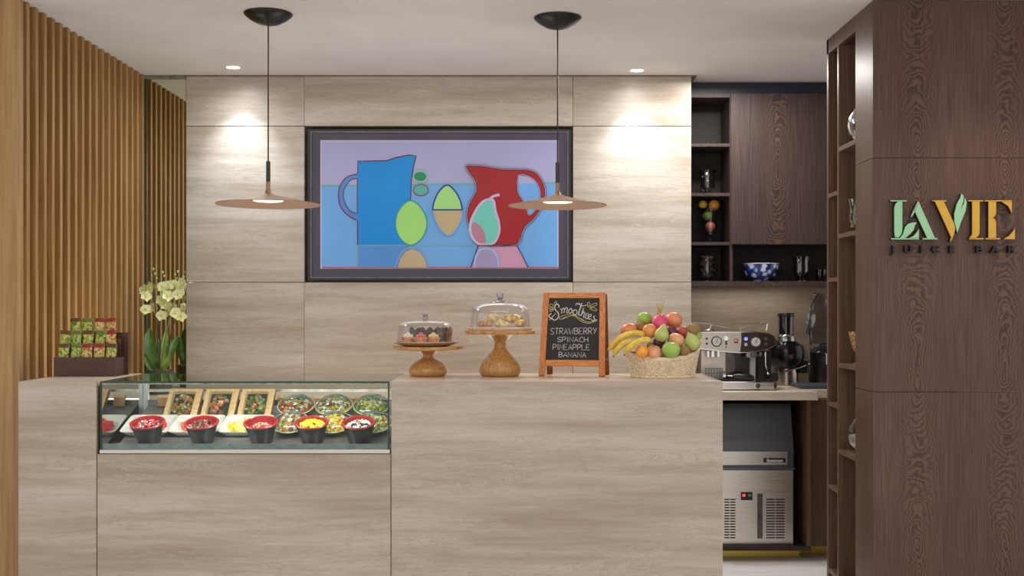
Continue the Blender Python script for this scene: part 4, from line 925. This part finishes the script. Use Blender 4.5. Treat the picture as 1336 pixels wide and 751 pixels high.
shape(PR, (104, 184, 172), sm=4); shape([(792, 455), (820, 462), (845, 500), (850, 545), (815, 545), (788, 500)], (166, 116, 134), sm=3); ln(PR, (186, 166, 200), 10, closed=True); ln([(868, 350), (885, 335), (914, 327)], (186, 166, 200), 12)
ln([(817, 558), (800, 610), (783, 659)], (36, 50, 90), 4, sm=0); ln([(993, 558), (1025, 620), (1045, 659)], (36, 50, 90), 4, sm=0); shape([(815, 586), (850, 572), (885, 584), (905, 620), (908, 659), (800, 659), (803, 620)], (150, 140, 176)); ln([(800, 659), (804, 615), (822, 582), (853, 572), (886, 582), (906, 618), (910, 659)], (150, 172, 214), 8); ln([(818, 559), (994, 559)], (60, 70, 70), 4, sm=0)
# ================================================================ WALL SIGN
Ysn = YR-.030; s = Ysn/F
sg = thing('wall_sign', 'raised green and yellow LAVIE juice bar lettering on the wenge wall', 'sign', (X(1243, Ysn), Ysn, Z(290, Ysn)))
SG = plain('sign_green', (150, 202, 158), .45, 0, .01); SY_ = plain('sign_yellow', (206, 162, 56), .45, 0, .01); SB = plain('sign_black', (20, 14, 12), .4)
def sp(x, y): return (X(1150+x/7.15, Ysn)-sg.location.x, Z(240+y/7.15, Ysn)-sg.location.z)
SIDE = plain('letter_side', (44, 34, 28), .5)
def letter(name, polys, m, t=.006):
    b = B()
    for p in polys: b.prism([sp(*q) for q in p], t)
    o = obj(name, b, m, sg); b = B()
    for p in polys: b.prism([sp(*q) for q in p], .0225, at=t+.0002)
    obj('letter_body', b, SIDE, o)['label'] = 'dark sides of the letter'; return o
letter('letter_l', [[(128, 495), (122, 440), (122, 215), (135, 180), (160, 160), (195, 155), (195, 430), (185, 470), (160, 498)], [(85, 151), (235, 151), (235, 161), (85, 161)], [(92, 504), (350, 504), (350, 516), (92, 516)], [(172, 505), (200, 470), (222, 400), (250, 370), (290, 358), (332, 358), (312, 385), (300, 430), (262, 470), (225, 500)], [(248, 508), (300, 485), (330, 450), (350, 418), (350, 508)]], SG)
letter('letter_a', [[(345, 158), (500, 505), (430, 505), (308, 245)], [(345, 158), (330, 180), (273, 306), (284, 306), (312, 255)], [(385, 504), (522, 504), (522, 516), (385, 516)]], SG)
letter('letter_v', [[(500, 160), (580, 160), (675, 360), (688, 405), (684, 450), (660, 512)], [(478, 151), (606, 151), (606, 161), (478, 161)], [(660, 512), (655, 520), (642, 540), (648, 500)]], SY_)
letter('leaf_stroke', [[(748, 86), (768, 118), (764, 165), (736, 240), (772, 180), (778, 125), (796, 165), (786, 250), (738, 365), (710, 455), (700, 420), (682, 350), (680, 280), (706, 180), (736, 130)]], SG)
letter('letter_i', [[(848, 158), (916, 158), (916, 445), (905, 480), (872, 508), (820, 508), (848, 470)], [(812, 151), (950, 151), (950, 161), (812, 161)], [(820, 504), (955, 504), (955, 516), (820, 516)]], SY_)
letter('letter_e', [[(1000, 158), (1070, 158), (1070, 272), (1060, 298), (1038, 316), (1060, 330), (1070, 355), (1070, 508), (1000, 508)], [(965, 151), (1217, 151), (1217, 161), (965, 161)], [(1115, 158), (1217, 158), (1217, 270), (1185, 205)], [(972, 504), (1108, 504), (1108, 516), (972, 516)], [(1140, 514), (1195, 480), (1230, 440), (1245, 412), (1245, 514)]], SY_)
for ch, cx_ in zip('JUICEBAR', (118, 255, 380, 515, 665, 918, 1065, 1218)):
    cu = bpy.data.curves.new('small_letter', 'FONT'); cu.body = ch; cu.size = .042; cu.extrude = .012; cu.offset = .0012; cu.align_x = 'CENTER'
    to = bpy.data.objects.new('tmp', cu); COL.objects.link(to); bpy.context.view_layer.update()
    me = bpy.data.meshes.new_from_object(to.evaluated_get(bpy.context.evaluated_depsgraph_get())); bpy.data.objects.remove(to)
    me.materials.append(SB); o = bpy.data.objects.new('small_letter', me); COL.objects.link(o); o.parent = sg
    x_, z_ = sp(cx_, 638); o.location = (x_, .017, z_); o.rotation_euler = (PI/2, 0, 0); o.scale = (1.15, 1, 1)
    if ch == 'J': o['label'] = 'small black letters of the second line'
# ================================================================ KITCHEN: upper cabinet
uc = thing('upper_cabinet', 'dark wenge wall cabinet with open shelves beyond the stone wall', 'cabinet', (0, YK, 0))
def KX(p): return X(p, YK)
def KZ(p): return Z(p, YK)
x0, x1, x2, x3 = xd+.004, KX(952), KX(956), 2.2; yb_ = 6.998-YK
bx('side', WENGE_KIT, uc, x0, x0+.012, .0, yb_-.01, KZ(372), KZ(122)); bx('back', WENGE_IN, uc, x0, x3, yb_-.012, yb_, KZ(372), KZ(122))
bx('upright', WENGE_KIT, uc, x1, x2, 0, yb_-.013, KZ(366), KZ(126)); bx('top_board', WENGE_KIT, uc, x0+.012, x3, .0005, yb_-.013, KZ(127), KZ(122))
bx('bottom_board', WENGE_KIT, uc, x0+.012, x3, 0, yb_-.013, KZ(373), KZ(366.5))
bx('mid_board', WENGE_IN, uc, x2, x3, .021, yb_-.013, KZ(319), KZ(316))
for a, c in ((187, 191), (251.5, 255.5), (315.5, 319.5)): bx('shelf', WENGE_KIT, uc, x0+.0125, x1-.0005, .002, yb_-.013, KZ(c), KZ(a))
bx('cabinet_door', WENGE_KIT, uc, x1+.004, x3, -.018, -.001, KZ(318.5), KZ(123))
bx('shaded_gap_fill', plain('blue_grey_gap_shade', (40, 44, 56), .4), uc, x0, x3, .03, yb_, KZ(121.8), HC-.001)  # dark infill with the shade of the open gap put into its colour
# ---- items on its shelves
Yi = 6.80
def vase(name, lab, px, yb2, prof, m=GLASS_VASE, cat='vase', Y=Yi, group=None, partname='glass', x=None, z=None):
    t = thing(name, lab, cat, (X(px, Y) if x is None else x, Y, (yb2 if z is None else z)), group=group); obj(partname, B().lathe(prof, 36, cap0=False, cap1=False), m, t, smooth=True); return t
shz = [KZ(251.5), KZ(315.5), KZ(366.5), KZ(187)]
HUR = [(0, 0), (.030, 0), (.030, .005), (.018, .012), (.022, .018), (.040, .035), (.045, .06), (.042, .09), (.043, .115), (.052, .142), (.050, .142), (.041, .115), (.040, .09), (.042, .06), (.037, .036), (.0, .022)]
vase('glass_vase', 'clear footed glass vase on the upper open shelf', 923, 0, HUR, z=shz[0]+.001)
gb = vase('glass_goblet', 'small glass goblet holding stacked fruit on the open shelf', 927, 0, [(0, 0), (.028, 0), (.030, .003), (.008, .010), (.006, .030), (.012, .036), (.034, .046), (.040, .09), (.046, .15), (.060, .205), (.058, .205), (.044, .15), (.038, .09), (.032, .048), (0, .039)], glass('goblet_glass', (232, 236, 238), .9, .05, .015), z=shz[1]+.001, cat='goblet')
for nm, px, py, r, m, lab in (('lemon', 917, 266.5, .026, fmat('lemon', (210, 180, 40), (226, 200, 50), (232, 210, 80)), 'yellow lemon at the top left of the goblet stack'), ('orange', 931.5, 267.5, .034, MOR, 'orange at the top right of the goblet stack'), ('green_apple', 922.5, 281, .030, MG, 'green apple in the middle of the goblet stack'), ('peach', 926.5, 295.5, .031, MRP if False else fmat('pink_apple', (196, 70, 60), (214, 96, 80), (220, 130, 100)), 'pinkish red fruit at the bottom of the goblet stack')):
    q = thing(nm, lab, 'fruit', (X(px, Yi), Yi-.0, Z(py, Yi)-r), group='fruit stacked in the shelf goblet'); b = B(); b.ball((0, 0, r), r*.97, 22, 14, (1, 1, .97)); obj('skin', b, m, q, smooth=True); b = B(); b.ball((0, 0, 2*r*.985), .003, 6, 4); obj('stalk', b, MTIP, q)
t = vase('glass_vase', 'glass vase full of dried potpourri on the lower open shelf', 922.5, 0, [(p[0]*1.02, p[1]*.98) for p in HUR], z=shz[2]+.001)
b = B(); r = random.Random(8)
POTP = [plain('potpourri_a', (168, 132, 92), .7), plain('potpourri_b', (120, 84, 54), .7), plain('potpourri_c', (196, 168, 128), .7)]
for i in range(130):
    z_ = .03+r.random()*.115; rr_ = (.036 if z_ > .04 else .028)*math.sqrt(r.random()); a = r.random()*6.28; b.mi = r.randrange(3)
    b.M = Matrix.Translation((rr_*math.cos(a), rr_*math.sin(a), z_)) @ Euler((r.random()*6, r.random()*6, 0)).to_matrix().to_4x4(); b.box(-.010, .010, -.006, .006, -.0015, .0015)
tag(obj('potpourri', b, POTP, t), kind='stuff')
g = G('delft_porcelain'); p = g.pos(True); v1 = g.voro(p, 26, 'Distance'); nz = g.noise(p, 40, 4, .7, 1)
f = g.ma('ADD', g.ma('MULTIPLY', v1, .9), g.ma('MULTIPLY', nz, .45))
DELFT = g.fin(g.ramp(f, [(.44, (206, 212, 226)), (.56, (176, 190, 220)), (.62, (54, 88, 166)), (.78, (30, 44, 96))]), .2, 0, .5, .4)
s_ = Yi/F; t = thing('porcelain_bowl', 'blue and white patterned porcelain bowl in the open niche', 'bowl', (X(993, Yi), Yi+.0, shz[2]+.001))
R_ = .104
obj('bowl', B().lathe([(0, 0), (.05, 0), (.052, .006), (.070, .014), (.090, .036), (.101, .07), (.104, .102), (.101, .103), (.097, .07), (.085, .036), (.06, .016), (0, .012)], 48, cap0=False, cap1=False), DELFT, t, smooth=True)
obj('rim', B().lathe([(.100, .101), (.1055, .101), (.106, .106), (.1005, .106)], 48, cap0=False, cap1=False), plain('porcelain_rim', (200, 204, 214), .2), t, smooth=True)
vase('glass_vase', 'smoky hurricane glass vase right of the porcelain bowl', 1045, 0, [(p[0]*1.03, p[1]*1.03) for p in HUR], glass('smoky_glass', (176, 160, 150), 1.3, .08, .06), z=shz[2]+.001)
vase('glass_tumbler', 'dark tumbler half hidden at the end of the niche', 1071, 0, [(0, 0), (.026, 0), (.028, .004), (.032, .07), (.030, .07), (.026, .006), (0, .005)], glass('blue_glass', (50, 66, 84), .9, .05, .03), cat='glass', z=shz[2]+.001)
# ================================================================ KITCHEN: base
WT = .92
kb = thing('base_cabinet', 'dark wenge base cabinet with an open bay for the ice machine', 'cabinet', (0, 6.25, 0))
bay0, bay1 = xd+.005, 1.555
bx('bay_side', WENGE_SIDE, kb, bay1, bay1+.022, -.04, .74, .088, WT-.047); bx('bay_back', BLACK_M, kb, bay0, bay1, .70, .72, .06, WT-.047)
bx('bay_floor', WENGE_IN, kb, bay0, bay1+.022, -.035, .70, .06, .085); bx('cabinet_door', WENGE_SIDE, kb, bay1+.024, 2.3, .03, .05, .07, WT-.047); bx('carcass', BLACK_M, kb, bay1+.024, 2.3, .052, .74, .07, WT-.048)
bx('kick_board', BRASS, kb, bay0, bay1-.005, .10, .115, 0, .058, label='brass kick board'); bx('kick_board', BRASS, kb, bay1, 2.3, .17, .185, 0, .065, label='brass kick board')
kw = thing('kitchen_worktop', 'pale stone kitchen worktop carrying the coffee machine and juicer', 'worktop', (0, 6.19, 0))
bx('slab', STONE_TOP_LIT, kw, bay0, X(1067, 6.19), 0, .805, WT-.045, WT, bevel=.0015); bx('slab', STONE_TOP_LIT, kw, X(1067, 6.19)+.001, 2.3, .14, .805, WT-.045, WT, bevel=.0015)
# ---- ice machine
Ym = 6.26; im = thing('ice_machine', 'stainless steel under counter ice machine in the cabinet bay', 'ice machine', (X(1036, Ym), Ym, .0855))
w_ = .518; mz = lambda p: Z(p, Ym)-.0855; mx = lambda p: X(p, Ym)-X(1036, Ym)
obj('lower_body', B().box(-w_, -.004, 0, .45, 0, mz(613)), STEEL, im, bevel=.002)
prof = [(0, mz(611)), (0, mz(590)), (.012, mz(575)), (.05, mz(548)), (.08, mz(527.5)), (.42, mz(527.5)), (.42, mz(611))]
HOOD = steel('grey_hood', (92, 95, 98), .4)
b = B(); b.loops([[(-w_, y, z) for y, z in prof], [(0, y, z) for y, z in prof]]); obj('hopper', b, HOOD, im, bevel=.003)
prof2 = [(-.006, mz(588)), (.005, mz(575)), (.043, mz(548)), (.070, mz(530)), (.075, mz(532)), (.049, mz(549)), (.011, mz(576)), (.0, mz(588))]
b = B(); b.loops([[(-w_+.02, y, z) for y, z in prof2], [(mx(1027), y, z) for y, z in prof2]]); obj('hopper_door', b, HOOD, im, bevel=.001)
bx('name_band', STEEL, im, -w_+.01, mx(1027), -.006, -.0005, mz(606), mz(588.5)); bx('seam_bead', STEEL_DK, im, -w_, .004, -.004, 0, mz(612.5), mz(609.5))
np_ = bx('name_plate', BLACK, im, mx(995.5), mx(1024.5), -.0085, -.0062, mz(602.8), mz(597))
def text(txt, size, m, parent, loc, name='lettering', rot=(PI/2, 0, 0), ext=.0004, shear=0):
    cu = bpy.data.curves.new(name, 'FONT'); cu.body = txt; cu.size = size; cu.extrude = ext; cu.align_x = 'CENTER'; cu.shear = shear; cu.offset = size*.02
    to = bpy.data.objects.new('tmp', cu); COL.objects.link(to); bpy.context.view_layer.update()
    me = bpy.data.meshes.new_from_object(to.evaluated_get(bpy.context.evaluated_depsgraph_get())); bpy.data.objects.remove(to)
    me.materials.append(m); o = bpy.data.objects.new(name, me); COL.objects.link(o); o.parent = parent; o.location = loc; o.rotation_euler = rot; return o
text('Scotsman', .023, plain('white_print', (230, 228, 224), .5), im, (mx(1010), -.0092, mz(602)), shear=.2)
bx('switch_surround', STEEL, im, mx(965), mx(983), -.003, 0, mz(655), mz(640), bevel=.001); bx('switch', BLACK, im, mx(966.5), mx(981.5), -.007, -.003, mz(652), mz(641.5), bevel=.002)
o = obj('red_light', B().box(mx(968.5), mx(972), -.0085, -.007, mz(647), mz(644)), RED_LED, im); o = obj('green_light', B().box(mx(976), mx(979.5), -.0085, -.007, mz(647), mz(644)), GREEN_LED, im)
bx('centre_strip', plain('strip_grey', (84, 82, 78), .4, .4), im, mx(988), mx(995), -.002, 0, mz(702), mz(643.5)); bx('catch', BLACK, im, mx(989.5), mx(991.5), -.004, -.002, mz(674), mz(671))
sl = None
for xa_, xb_ in ((mx(945), mx(951.5)), (mx(952.5), mx(959.5)), (mx(999.5), mx(1011)), (mx(1012), mx(1023.5))):
    for k in range(15):
        zz = mz(650.5+k*3.55)
        q = bx('vent_slot', BLACK_M, im, xa_, xb_, -.0012, .0, zz-.0065, zz) ; 
        if k > 30: break
# ---- espresso machine
Ye = 6.32; s = Ye/F; em = thing('espresso_machine', 'chrome espresso machine with two round gauges on the worktop', 'coffee machine', (X(960, Ye), Ye, WT))
def ep(x, y): return (X(905+x/7.15, Ye)-em.location.x, Z(410+y/7.15, Ye)-WT)
CREAM = steel('satin_face', (196, 188, 176), .35); DKF = plain('dark_fascia', (58, 44, 40), .25, .3, .04)
head = [(62, 185), (75, 163), (200, 160), (600, 160), (700, 172), (755, 200), (782, 245), (770, 285), (720, 318), (640, 340), (520, 358), (440, 362), (330, 355), (200, 340), (62, 325)]
hp = [ep(*q) for q in head]
b = B(); b.prism(hp, .20, at=.012); obj('head_shell', b, CHROME, em, bevel=.003)
def inset(poly, k):
    cx_ = sum(p[0] for p in poly)/len(poly); cz_ = sum(p[1] for p in poly)/len(poly); return [(cx_+(p[0]-cx_)*(1-k*.35), cz_+(p[1]-cz_)*(1-k)) for p in poly]
lf = [(70, 190), (82, 170), (445, 168), (435, 355), (330, 347), (200, 332), (70, 316)]
rt = [(447, 168), (600, 168), (695, 180), (748, 206), (772, 246), (760, 280), (714, 311), (636, 332), (520, 350), (437, 355), (447, 250)]
b = B(); b.prism([ep(*q) for q in lf], .004, at=.008); obj('satin_fascia', b, CREAM, em)
b = B(); b.prism([ep(*q) for q in rt], .004, at=.008); obj('dark_fascia', b, DKF, em)
DIAL = plain('dial_face', (206, 204, 206), .3)
def disc(name, x, y, r, m, y0, y1, parent=None):
    cx_, cz_ = ep(x, y); b = B(); b.loops([[(cx_+r*math.cos(2*PI*k/28), yy, cz_+r*math.sin(2*PI*k/28)) for k in range(28)] for yy in (y0, y1)]); return obj(name, b, m, em if parent is None else parent, smooth=True)
for x, y, bz in ((215, 252, BLACK), (582, 256, CHROME)):
    gq = disc('gauge', x, y, .029, bz, .001, .008); d = disc('dial', x, y, .0235, DIAL, .0002, .001, gq); cx_, cz_ = ep(x, y)
    b = B(); b.M = Matrix.Translation((cx_, -.0006, cz_)) @ Matrix.Rotation(.4, 4, 'Y'); b.box(-.0015, .0015, -.0004, .0004, -.004, .018); obj('needle', b, BLACK, gq)
for x, y, m in ((490, 228, BLUE_LED), (490, 280, CHROME), (674, 228, CHROME), (674, 278, CHROME)): disc('button', x, y, .0095, m, .003, .008)
disc('ring_dial', 304, 224, .012, CHROME, .004, .008); disc('side_screw', 768, 252, .007, CHROME, .004, .008)
for x, y in ((124, 226), (124, 272), (306, 254), (306, 275), (306, 303)): disc('indicator', x, y, .006 if y != 303 else .004, BLACK, .005, .008)
cx_, cz_ = ep(398, 248); b = B(); b.box(cx_-.011, cx_+.011, .006, .008, cz_-.012, cz_+.012); obj('red_logo', b, plain('logo_red', (192, 40, 34), .4), em)
b = B(); b.box(cx_-.007, cx_+.007, .0052, .006, cz_-.002, cz_+.002); b.box(cx_-.007, cx_-.003, .0052, .006, cz_+.004, cz_+.008); b.box(cx_+.001, cx_+.005, .0052, .006, cz_+.004, cz_+.008); obj('logo_mark', b, plain('logo_white', (232, 220, 214), .5), em)
# body
def eb(name, m, x0, y0, x1, y1, ya, yb, bevel=.002, parent=None):
    a = ep(x0, y1); c = ep(x1, y0); return obj(name, B().box(a[0], c[0], ya, yb, a[1], c[1]), m, parent or em, bevel=bevel)
eb('side_body', CREAM, 90, 335, 320, 618, .07, .21); eb('rear_body', plain('body_dark', (66, 60, 58), .2, .7), 320, 345, 640, 618, .13, .21); eb('column', STEEL_CASE, 560, 380, 612, 618, .10, .13)
cx_, cz_ = ep(350, 470); b = B(); b.loops([[(cx_+.038*math.cos(2*PI*k/24), yy, cz_+.075*math.sin(2*PI*k/24)) for k in range(24)] for yy in (.085, .13)]); obj('boiler_cover', b, plain('boiler', (92, 84, 80), .2, .8), em, smooth=True)
eb('rear_frame', BLACK, 640, 345, 770, 618, .12, .2)
dp = [(62, 622), (740, 622), (765, 632), (778, 655), (772, 685), (755, 698), (62, 698)]
b = B(); b.prism([ep(*q) for q in dp], .22, at=-.02); obj('drip_base', b, CHROME, em, bevel=.003)
eb('base_panel', STEEL, 70, 634, 740, 690, -.023, -.0205, 0)
disc('base_knob', 587, 660, .014, CHROME, -.034, -.021)
eb('drip_grate', BLACK_M, 105, 600, 560, 618, -.01, .12, 0)
for x0, x1 in ((130, 155), (170, 200), (225, 250)): eb('spout', CHROME, x0, 340, x1, 400, .02, .06)
for x0, x1 in ((500, 545), (550, 600), (620, 640)): eb('group_head', CHROME, x0, 352, x1, 405 if x0 < 600 else 390, .02, .07)
for i, x in enumerate(range(110, 270, 26)): eb('rack_bar', STEEL_DK, x, 500, x+9, 600, .0, .004, .001)
for y in (500, 545, 592): eb('rack_wire', STEEL_DK, 105, y, 270, y+8, -.004, .0, .0)
pf = []
a = ep(270, 575); c = ep(368, 575); obj('portafilter_basket', B().tube([(a[0], .03, a[1]), (a[0]+.018, .03, a[1])], .026, 20), CHROME, em, smooth=True)
obj('portafilter_neck', B().tube([(a[0]+.018, .03, a[1]), (c[0], .0, c[1])], [.010, .008], 12), CHROME, em, smooth=True)
d = ep(560, 592); obj('portafilter_handle', B().tube([(c[0], .0, c[1]), (c[0]+.03, -.004, c[1]), (d[0]-.02, -.008, d[1]+.004), (d[0], -.008, d[1])], [.010, .016, .017, .009], 14), BLACK, em, smooth=True)
p1, p2, p3 = ep(675, 350), ep(672, 470), ep(692, 552); obj('steam_wand', B().tube([(p1[0], .01, p1[1]), (p2[0], .0, p2[1]), (p3[0], -.004, p3[1])], .0045, 8), CHROME, em, smooth=True)
obj('wand_tip', B().ball((p3[0], -.004, p3[1]), .008, 10, 8), CHROME, em, smooth=True)
dd = ep(752, 588); obj('side_knob', B().tube([(dd[0], .0, dd[1]), (dd[0], .04, dd[1])], .024, 18), BLACK, em, smooth=True)
rail = [(20, 78, .2), (170, 92, .02), (340, 122, .02), (340, 150, .02)]
def erail(pts): obj('cup_rail', B().tube([(ep(x, y)[0], yy, ep(x, y)[1]) for x, y, yy in pts], .003, 6), CHROME, em, smooth=True)
erail(rail); erail([(440, 150, .02), (440, 122, .02), (560, 100, .02), (695, 84, .02)]); erail([(695, 84, .02), (684, 150, .02)]); erail([(20, 78, .19), (330, 92, .19), (695, 84, .19)]); erail([(20, 78, .19), (22, 150, .19)]); erail([(695, 84, .02), (695, 84, .19)])
erail([(170, 92, .02), (150, 150, .02)])
b = B(); b.lathe([(.03, 0), (.034, .004), (.03, .008)], 20, (ep(170, 155)[0], .1, ep(170, 155)[1])); obj('cup_warmer', b, CHROME, em)
for x in (90, 745): eb('foot', BLACK, x, 698, x+25, 706, .0, .03, 0)
eb('foot', BLACK, 90, 698, 115, 706, .15, .18, 0); eb('foot', BLACK, 740, 698, 765, 706, .15, .18, 0)
# ---- juicer
Yj = 6.76; ju = thing('juicer', 'dark steel juicer with a tall black capped feed tube', 'juicer', (X(1025.5, Yj), Yj, WT)); s = Yj/F
jz = lambda p: Z(p, Yj)-WT
JB_ = plain('juicer_dark', (44, 44, 50), .14, .75, .05); 
obj('juice_body', B().lathe([(0, 0), (.066, 0), (.070, .004), (.072, jz(480)), (.0, jz(479))], 40, cap0=False, cap1=False), steel('juicer_steel', (170, 164, 150), .25), ju, smooth=True)
obj('bowl_cover', B().lathe([(.072, jz(479)), (.096, jz(474)), (.108, jz(466)), (.110, jz(458)), (.098, jz(450)), (.066, jz(446.5)), (.050, jz(443)), (.046, jz(438)), (0, jz(437))], 48, cap1=False), JB_, ju, smooth=True)
obj('collar', B().lathe([(.058, jz(447)), (.054, jz(440)), (.050, jz(437)), (.046, jz(436))], 32), plain('collar_chrome', (150, 150, 150), .15, .9), ju, smooth=True)
obj('feed_tube', B().lathe([(.042, jz(443)), (.044, jz(413))], 32, cap0=False, cap1=False), GLASS_SMOKE, ju, smooth=True)
obj('pusher', B().lathe([(.034, jz(443)), (.036, jz(413))], 32), plain('pusher_grey', (112, 108, 100), .35), ju, smooth=True)
obj('cap', B().lathe([(.046, jz(413)), (.048, jz(412.5)), (.048, jz(409)), (.044, jz(408)), (0, jz(408))], 32, cap1=False), BLACK, ju, smooth=True)
b = B(); b.M = Matrix.Translation((.004, -.106, jz(463))) @ Matrix.Rotation(-.15, 4, 'X'); b.loops([[(-.014+.004*f, -.004*q, .022*0-.0) if False else (r_*math.cos(a), -.004*q, r_*1.6*math.sin(a)) for f, r_, a in [(0, .013, 2*PI*k/16) for k in range(16)]] for q in (0, 1)]); obj('badge', b, CHROME, ju, smooth=True)
obj('lever', B().tube([(.125, -.02, jz(452.5)), (.131, -.02, jz(453)), (.131, -.03, jz(487)), (.127, -.03, jz(488.5))], .0035, 8), CHROME, ju, smooth=True)
obj('locking_arm', B().tube([(-.03, -.10, jz(483.5)), (.06, -.085, jz(478.5)), (.128, -.04, jz(474))], .0038, 8), CHROME, ju, smooth=True)
b = B(); b.box(-.056, -.038, -.068, -.0635, jz(484), jz(478)); obj('switch', b, BLACK, ju)
bx('spout', BLACK, ju, .07, .118, -.06, .04, jz(486), jz(470), bevel=.006)
# ---- dark blender block and board
cbd = tag(obj('cutting_board', B().box(-.13, .2, -.14, .12, 0, .02), plain('slate_board', (62, 66, 76), .45), bevel=.003), 'dark grey cutting board lying on the worktop edge by the juicer', 'cutting board'); cbd.location = (X(1068, 6.52), 6.54, WT+.0005)
bl = thing('slow_cooker', 'black lidded appliance with a steel latch, right of the juicer', 'appliance', (X(1078, 6.83), 6.83, WT)); s = 6.83/F
lz = lambda p: Z(p, 6.83)-WT
obj('body', B().lathe([(0, 0), (.094, 0), (.10, .01), (.104, lz(468)), (.108, lz(463)), (.10, lz(462)), (0, lz(462))], 40, cap0=False, cap1=False), BLACK, bl, smooth=True)
obj('lid', B().lathe([(.106, lz(461.8)), (.106, lz(459)), (.085, lz(454)), (.04, lz(451)), (0, lz(450.5))], 40), plain('lid_gloss', (30, 30, 34), .12), bl, smooth=True)
obj('lid_handle', B().tube([(-.05, -.02, lz(455)), (-.04, -.02, lz(449)), (.0, -.02, lz(448)), (.04, -.02, lz(449)), (.05, -.02, lz(455))], .006, 8), BLACK, bl, smooth=True)
b = B(); b.box(-.03, .03, -.112, -.105, lz(474), lz(460)); obj('steel_plate', b, plain('white_plate', (200, 204, 214), .3), bl, bevel=.002)
# ---- hanging plastic bag with cord
b = B(); Yg = 6.93; bgx = X(1071, Yg); r = random.Random(2); rings = []
for i in range(15):
    v = i/14; row = []
    for k in range(24):
        a = 2*PI*k/24; w1 = .028+.052*min(1, v*2.2); rr_ = 1+.10*math.sin(5*a+v*9)+.05*math.sin(11*a-v*14)
        row.append((w1*rr_*math.cos(a), .018*(.4+v)*rr_*math.sin(a), .30*(1-v)))
    rings.append(row)
b.loops(rings, cap0=False); bag = tag(obj('plastic_bag', b, glass('crinkled_plastic', (214, 216, 218), 1.8, .12, .04), smooth=True), 'clear crinkled plastic bag hanging on the backsplash above the appliance', 'bag'); bag.location = (bgx, Yg, Z(448, Yg))
b = B(); b.tube([(0, 0, 0), (0, .04, 0), (0, .05, .0)], .004, 8); b.tube([(-.06, 0, 0), (.05, 0, 0)], .004, 8)
hk = tag(obj('wall_hook', b, CHROME, smooth=True), 'shiny chrome hook rail on the backsplash holding the clear bag', 'hook'); hk.location = (X(1074, Yg), Yg, Z(383.5, Yg))
Yq = 6.89; pts = [(1062, 382), (1067, 384), (1063, 390), (1059, 398), (1058, 408), (1057, 416), (1056, 424), (1052, 434), (1055, 436), (1057, 428), (1057, 440), (1058, 450)]
cr = tag(obj('power_cord', B().tube([(X(a, Yq)-X(1060, Yq), 0, Z(c, Yq)-Z(450, Yq)) for a, c in pts], .0045, 7), plain('cord_purple', (40, 36, 66), .4), smooth=True), 'dark purple power cord hanging down beside the clear bag', 'cord'); cr.location = (X(1060, Yq), Yq, Z(450, Yq))
# ================================================================ VASES IN THE RIGHT UNIT
def tear(R, H): return [(0, 0), (R*.35, 0), (R*.62, H*.05), (R*.9, H*.18), (R, H*.34), (R*.93, H*.48), (R*.7, H*.64), (R*.42, H*.80), (R*.25, H*.92), (R*.22, H), (R*.20, H)]
MERC = glass('mercury_glass', (150, 158, 160), 2.0, .12, .30)
t = vase('glass_vase', 'silvery teardrop glass vase on the top shelf of the side unit', 0, 0, tear(.095, .24), MERC, Y=5.312, x=XR+.098, z=2.133)
t = vase('glass_vase', 'teardrop glass vase half filled with white sand, lower shelf', 0, 0, tear(.092, .235), GLASS_VASE, Y=5.312, x=XR+.098, z=.705)
obj('white_sand', B().lathe([(0, .003), (.035, .003), (.058, .013), (.082, .041), (.087, .065), (.084, .078), (0, .080)], 36, cap0=False, cap1=False), plain('sand', (214, 208, 200), .9), t, smooth=True)
t = vase('glass_goblet', 'tall footed glass filled with dry pasta in the side unit', 0, 0, [(0, 0), (.030, 0), (.030, .004), (.010, .012), (.012, .018), (.034, .034), (.040, .065), (.036, .10), (.040, .13), (.050, .150), (.048, .150), (.037, .13), (.033, .10), (.037, .065), (.0, .022)], Y=5.312, x=XR+.052, z=1.723, cat='goblet')
b = B(); r = random.Random(3)
for i in range(90):
    z_ = .028+r.random()*.075; rr_ = .029*math.sqrt(r.random()); a = r.random()*6.28; b.M = Matrix.Translation((rr_*math.cos(a), rr_*math.sin(a), z_)) @ Euler((r.random()*6, r.random()*6, 0)).to_matrix().to_4x4(); b.box(-.009, .009, -.004, .004, -.002, .002)
tag(obj('dry_pasta', b, plain('pasta', (206, 172, 100), .6), t), kind='stuff')
t = vase('candle_holder', 'tapered bronze speckled candle cup on a silver foot', 0, 0, [(.020, .055), (.026, .060), (.034, .085), (.050, .150), (.048, .150), (.031, .085), (.0, .062)], plain('speckled_bronze', (150, 112, 82), .3, .5, .35, 120), Y=5.312, x=XR+.058, z=1.113, cat='candle holder', partname='cup')
obj('foot', B().lathe([(0, 0), (.026, 0), (.026, .005), (.007, .012), (.006, .028), (.015, .034), (.006, .04), (.022, .054), (0, .056)], 28, cap0=False, cap1=False), CHROME, t, smooth=True)
obj('candle', B().lathe([(0, .064), (.018, .065), (.018, .120), (0, .121)], 20, cap0=False, cap1=False), plain('wax', (226, 208, 172), .6), t, smooth=True)
